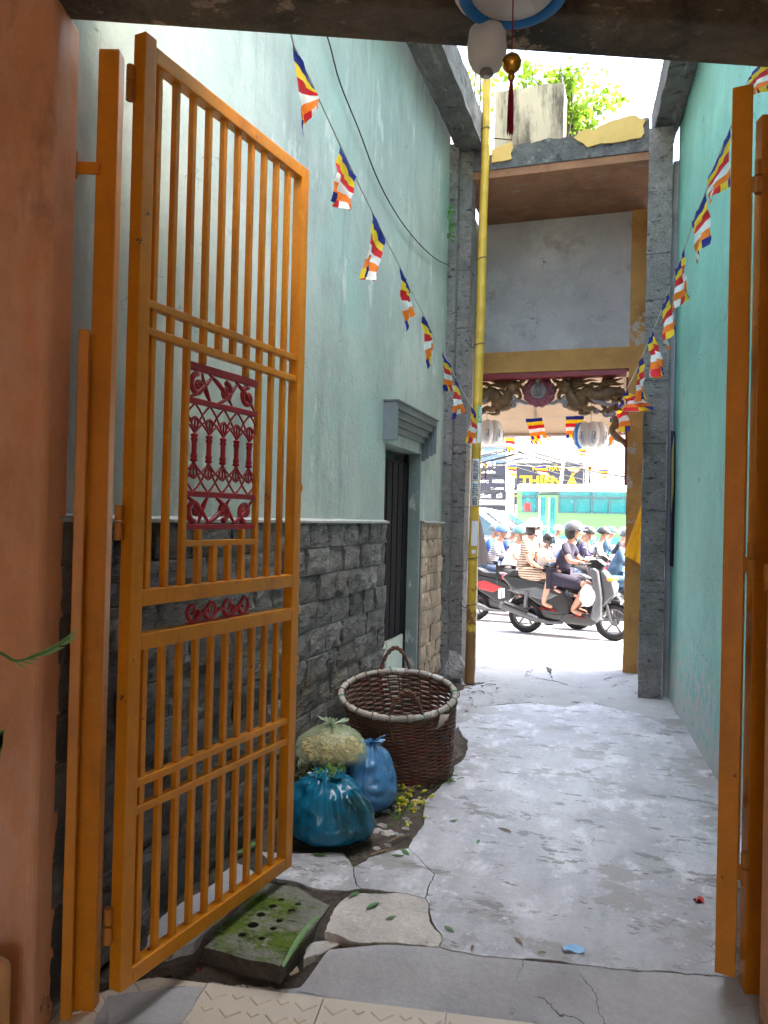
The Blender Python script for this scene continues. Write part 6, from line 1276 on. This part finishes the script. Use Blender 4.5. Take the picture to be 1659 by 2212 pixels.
# main scooter: driver, child, woman
rc0, fc0 = PZ(1135, 1366, -.055), PZ(1325, 1384, -.055); mid = (rc0+fc0)/2; az = atan2(fc0.y-rc0.y, fc0.x-rc0.x); SM = (fc0-rc0).length/WB
proto = make_scooter('scooter_black', 'scooter_grey', 'black and silver scooter carrying three people past the gateway'); put(proto, mid.x, mid.y, az, SM)
def seat_on(sx, sy, rz, s, *a, **k): return put(rider(*a, **k), sx, sy, rz, s)
seat_on(mid.x, mid.y, az, SM, 'barefaced driver in navy top and shorts with red sandals on the three person scooter', hip=(-.16, .80), hand=(.22, 1.08), foot=(.16, .33), lean=.22, shirt='navy_knit', shirt_sleeve='short', legs='short', leg_m='navy_knit', helmet='helmet_grey', shoe='sandal', detail=True, skin_m='skin', hair='black_hair')
seat_on(mid.x, mid.y, az, SM, 'child in black full face helmet squeezed between driver and woman', hip=(-.42, .87), hand=(-.16, 1.08), foot=(-.10, .62), lean=.05, k=.70, shirt='white_shirt', legs='short', leg_m='dark_cloth', helmet='helmet_black', full=True, spread=.20, skin_m='skin_pale')
seat_on(mid.x, mid.y, az, SM, 'woman passenger in brown striped dress, white helmet and face mask', hip=(-.68, .86), hand=(-.40, .98), foot=(-.26, .40), lean=.10, k=.96, shirt='brown_stripes', shirt_sleeve='short', dress=True, helmet='helmet_white', mask='mask_white', spread=.18, skin_m='skin_pale', hair='black_hair', shoe='sandal', detail=True)
g = G().blob((.30, -.14, .62), (.12, .09, .16), 14, 10, fn=lambda d: 1+.18*fnz(d*2.5)); o = build(g, 'carrier_bag', 'lantern_white', None, local=True, smooth=True, label='white carrier bag hanging in front of the scooter driver knees', cat='bag'); put(o, mid.x, mid.y, az, SM)
# the rest of the traffic: (pixel of head, street depth, ...)
def bike_at(px, yy, rz, ms, mf, lab, dxh=.05):
    x = PY(px, 1150, yy).x-dxh; c = copy_tree(proto); c['label'] = lab; put(c, x, yy, rz, SCALE)
    for ch in c.children_recursive:
        n = ch.name.split('.')[0]; tgt = {'body_panel': ms, 'footboard': ms, 'handlebar_cover': ms, 'front_fender': ms, 'leg_shield': mf, 'front_cover': mf, 'side_trim': mf}.get(n)
        if tgt: ch.material_slots[0].link = 'OBJECT'; ch.material_slots[0].material = MATS[tgt]
    return x
def pair(px, yy, rz, ms, mf, blab, rlab, **k): x = bike_at(px, yy, rz, ms, mf, blab); seat_on(x, yy, rz, SCALE, rlab, **k)
pair(1116, 11.75, -.05, 'scooter_black', 'scooter_red', 'black scooter under the white shirted rider in teal helmet', 'rider in white shirt with teal helmet and face mask', shirt='white_shirt', helmet='helmet_teal', mask='mask_white', leg_m='dark_cloth', shoe='rubber')
pair(1101, 13.6, 0, 'scooter_blue', 'scooter_white', 'blue scooter under the rider in blue polo shirt', 'rider in royal blue polo shirt and grey helmet', shirt='blue_shirt', helmet='helmet_grey', leg_m='jeans', shoe='rubber')
pair(1077, 12.7, 0, 'scooter_red', 'scooter_black', 'red scooter under the plaid shirted rider', 'rider in grey plaid shirt with blue helmet', shirt='plaid', helmet='helmet_blue', leg_m='jeans', shoe='rubber', shirt_sleeve='long')
pair(1063, 14.6, 0, 'scooter_grey', 'scooter_grey', 'grey scooter behind the plaid shirted rider', 'rider in blue jacket behind the plaid shirted rider', shirt='blue_shirt', helmet='helmet_grey', leg_m='dark_cloth', shirt_sleeve='long')
pair(1125, 15.4, 0, 'scooter_black', 'scooter_black', 'black scooter close to the silver car', 'rider with bright yellow helmet close to the silver car', shirt='white_shirt', helmet='helmet_yellow', leg_m='dark_cloth', shirt_sleeve='long')
pair(1136, 14.2, 0, 'scooter_white', 'scooter_blue', 'white and blue scooter behind the woman passenger', 'rider with pale teal helmet and orange shoulder bag', shirt='orange_bag', helmet='helmet_teal', leg_m='jeans', shirt_sleeve='long')
pair(1234, 12.6, 0, 'scooter_white', 'scooter_grey', 'pale scooter under the rider in bright blue jacket', 'rider in bright blue jacket reaching for the handlebar behind the navy driver', shirt='blue_jacket', shirt_sleeve='long', helmet='helmet_white', leg_m='jeans', lean=.42, hip=(-.22, .80))
pair(1264, 13.6, 0, 'scooter_black', 'scooter_red', 'black and red scooter under the purple shirted rider', 'rider in dark purple shirt and black helmet with mask', shirt='purple_shirt', helmet='helmet_black', mask='mask_white', leg_m='dark_cloth', shirt_sleeve='long')
pair(1291, 14.0, 0, 'scooter_white', 'scooter_white', 'white scooter under the white shirted rider in black helmet', 'rider in white shirt with black helmet and arms stretched forward', shirt='white_shirt', helmet='helmet_black', leg_m='dark_cloth', shirt_sleeve='long', lean=.35)
pair(1240, 16.6, 0, 'scooter_grey', 'scooter_black', 'grey scooter in the back row before the bus door', 'rider with white helmet in the back row before the bus door', shirt='white_shirt', helmet='helmet_white', leg_m='jeans'); pair(1256, 15.6, 0, 'scooter_blue', 'scooter_grey', 'dark blue scooter in the back row before the bus', 'rider with grey helmet in the back row before the bus', shirt='dark_cloth', helmet='helmet_grey', leg_m='jeans', shirt_sleeve='long')
pair(1347, 11.4, -.08, 'scooter_black', 'scooter_black', 'black scooter under the denim jacketed rider', 'rider in faded denim jacket and jeans partly behind the ochre column', shirt='denim', shirt_sleeve='long', helmet='helmet_grey', leg_m='denim', lean=.30, mask='mask_blue', shoe='rubber')
pair(1342, 15.0, 0, 'scooter_grey', 'scooter_white', 'grey scooter behind the denim jacketed rider', 'rider in black jacket and white helmet behind the denim jacketed rider', shirt='dark_cloth', shirt_sleeve='long', helmet='helmet_white', leg_m='dark_cloth')
for px_, yy_, sh_, hm_, a_, b_ in ((1155, 17.6, 'blue_shirt', 'helmet_grey', 'grey scooter between the two cars', 'rider in blue shirt waiting between the two cars'), (1200, 18.2, 'purple_shirt', 'helmet_white', 'dark scooter before the bus front door', 'rider in purple shirt waiting before the bus front door'), (1314, 17.0, 'denim', 'helmet_blue', 'blue scooter before the rear bus window', 'rider in denim shirt and blue helmet before the rear bus window')):
    pair(px_, yy_, 0, 'scooter_black', 'scooter_blue', a_, b_, shirt=sh_, helmet=hm_, leg_m='dark_cloth', shirt_sleeve='long')
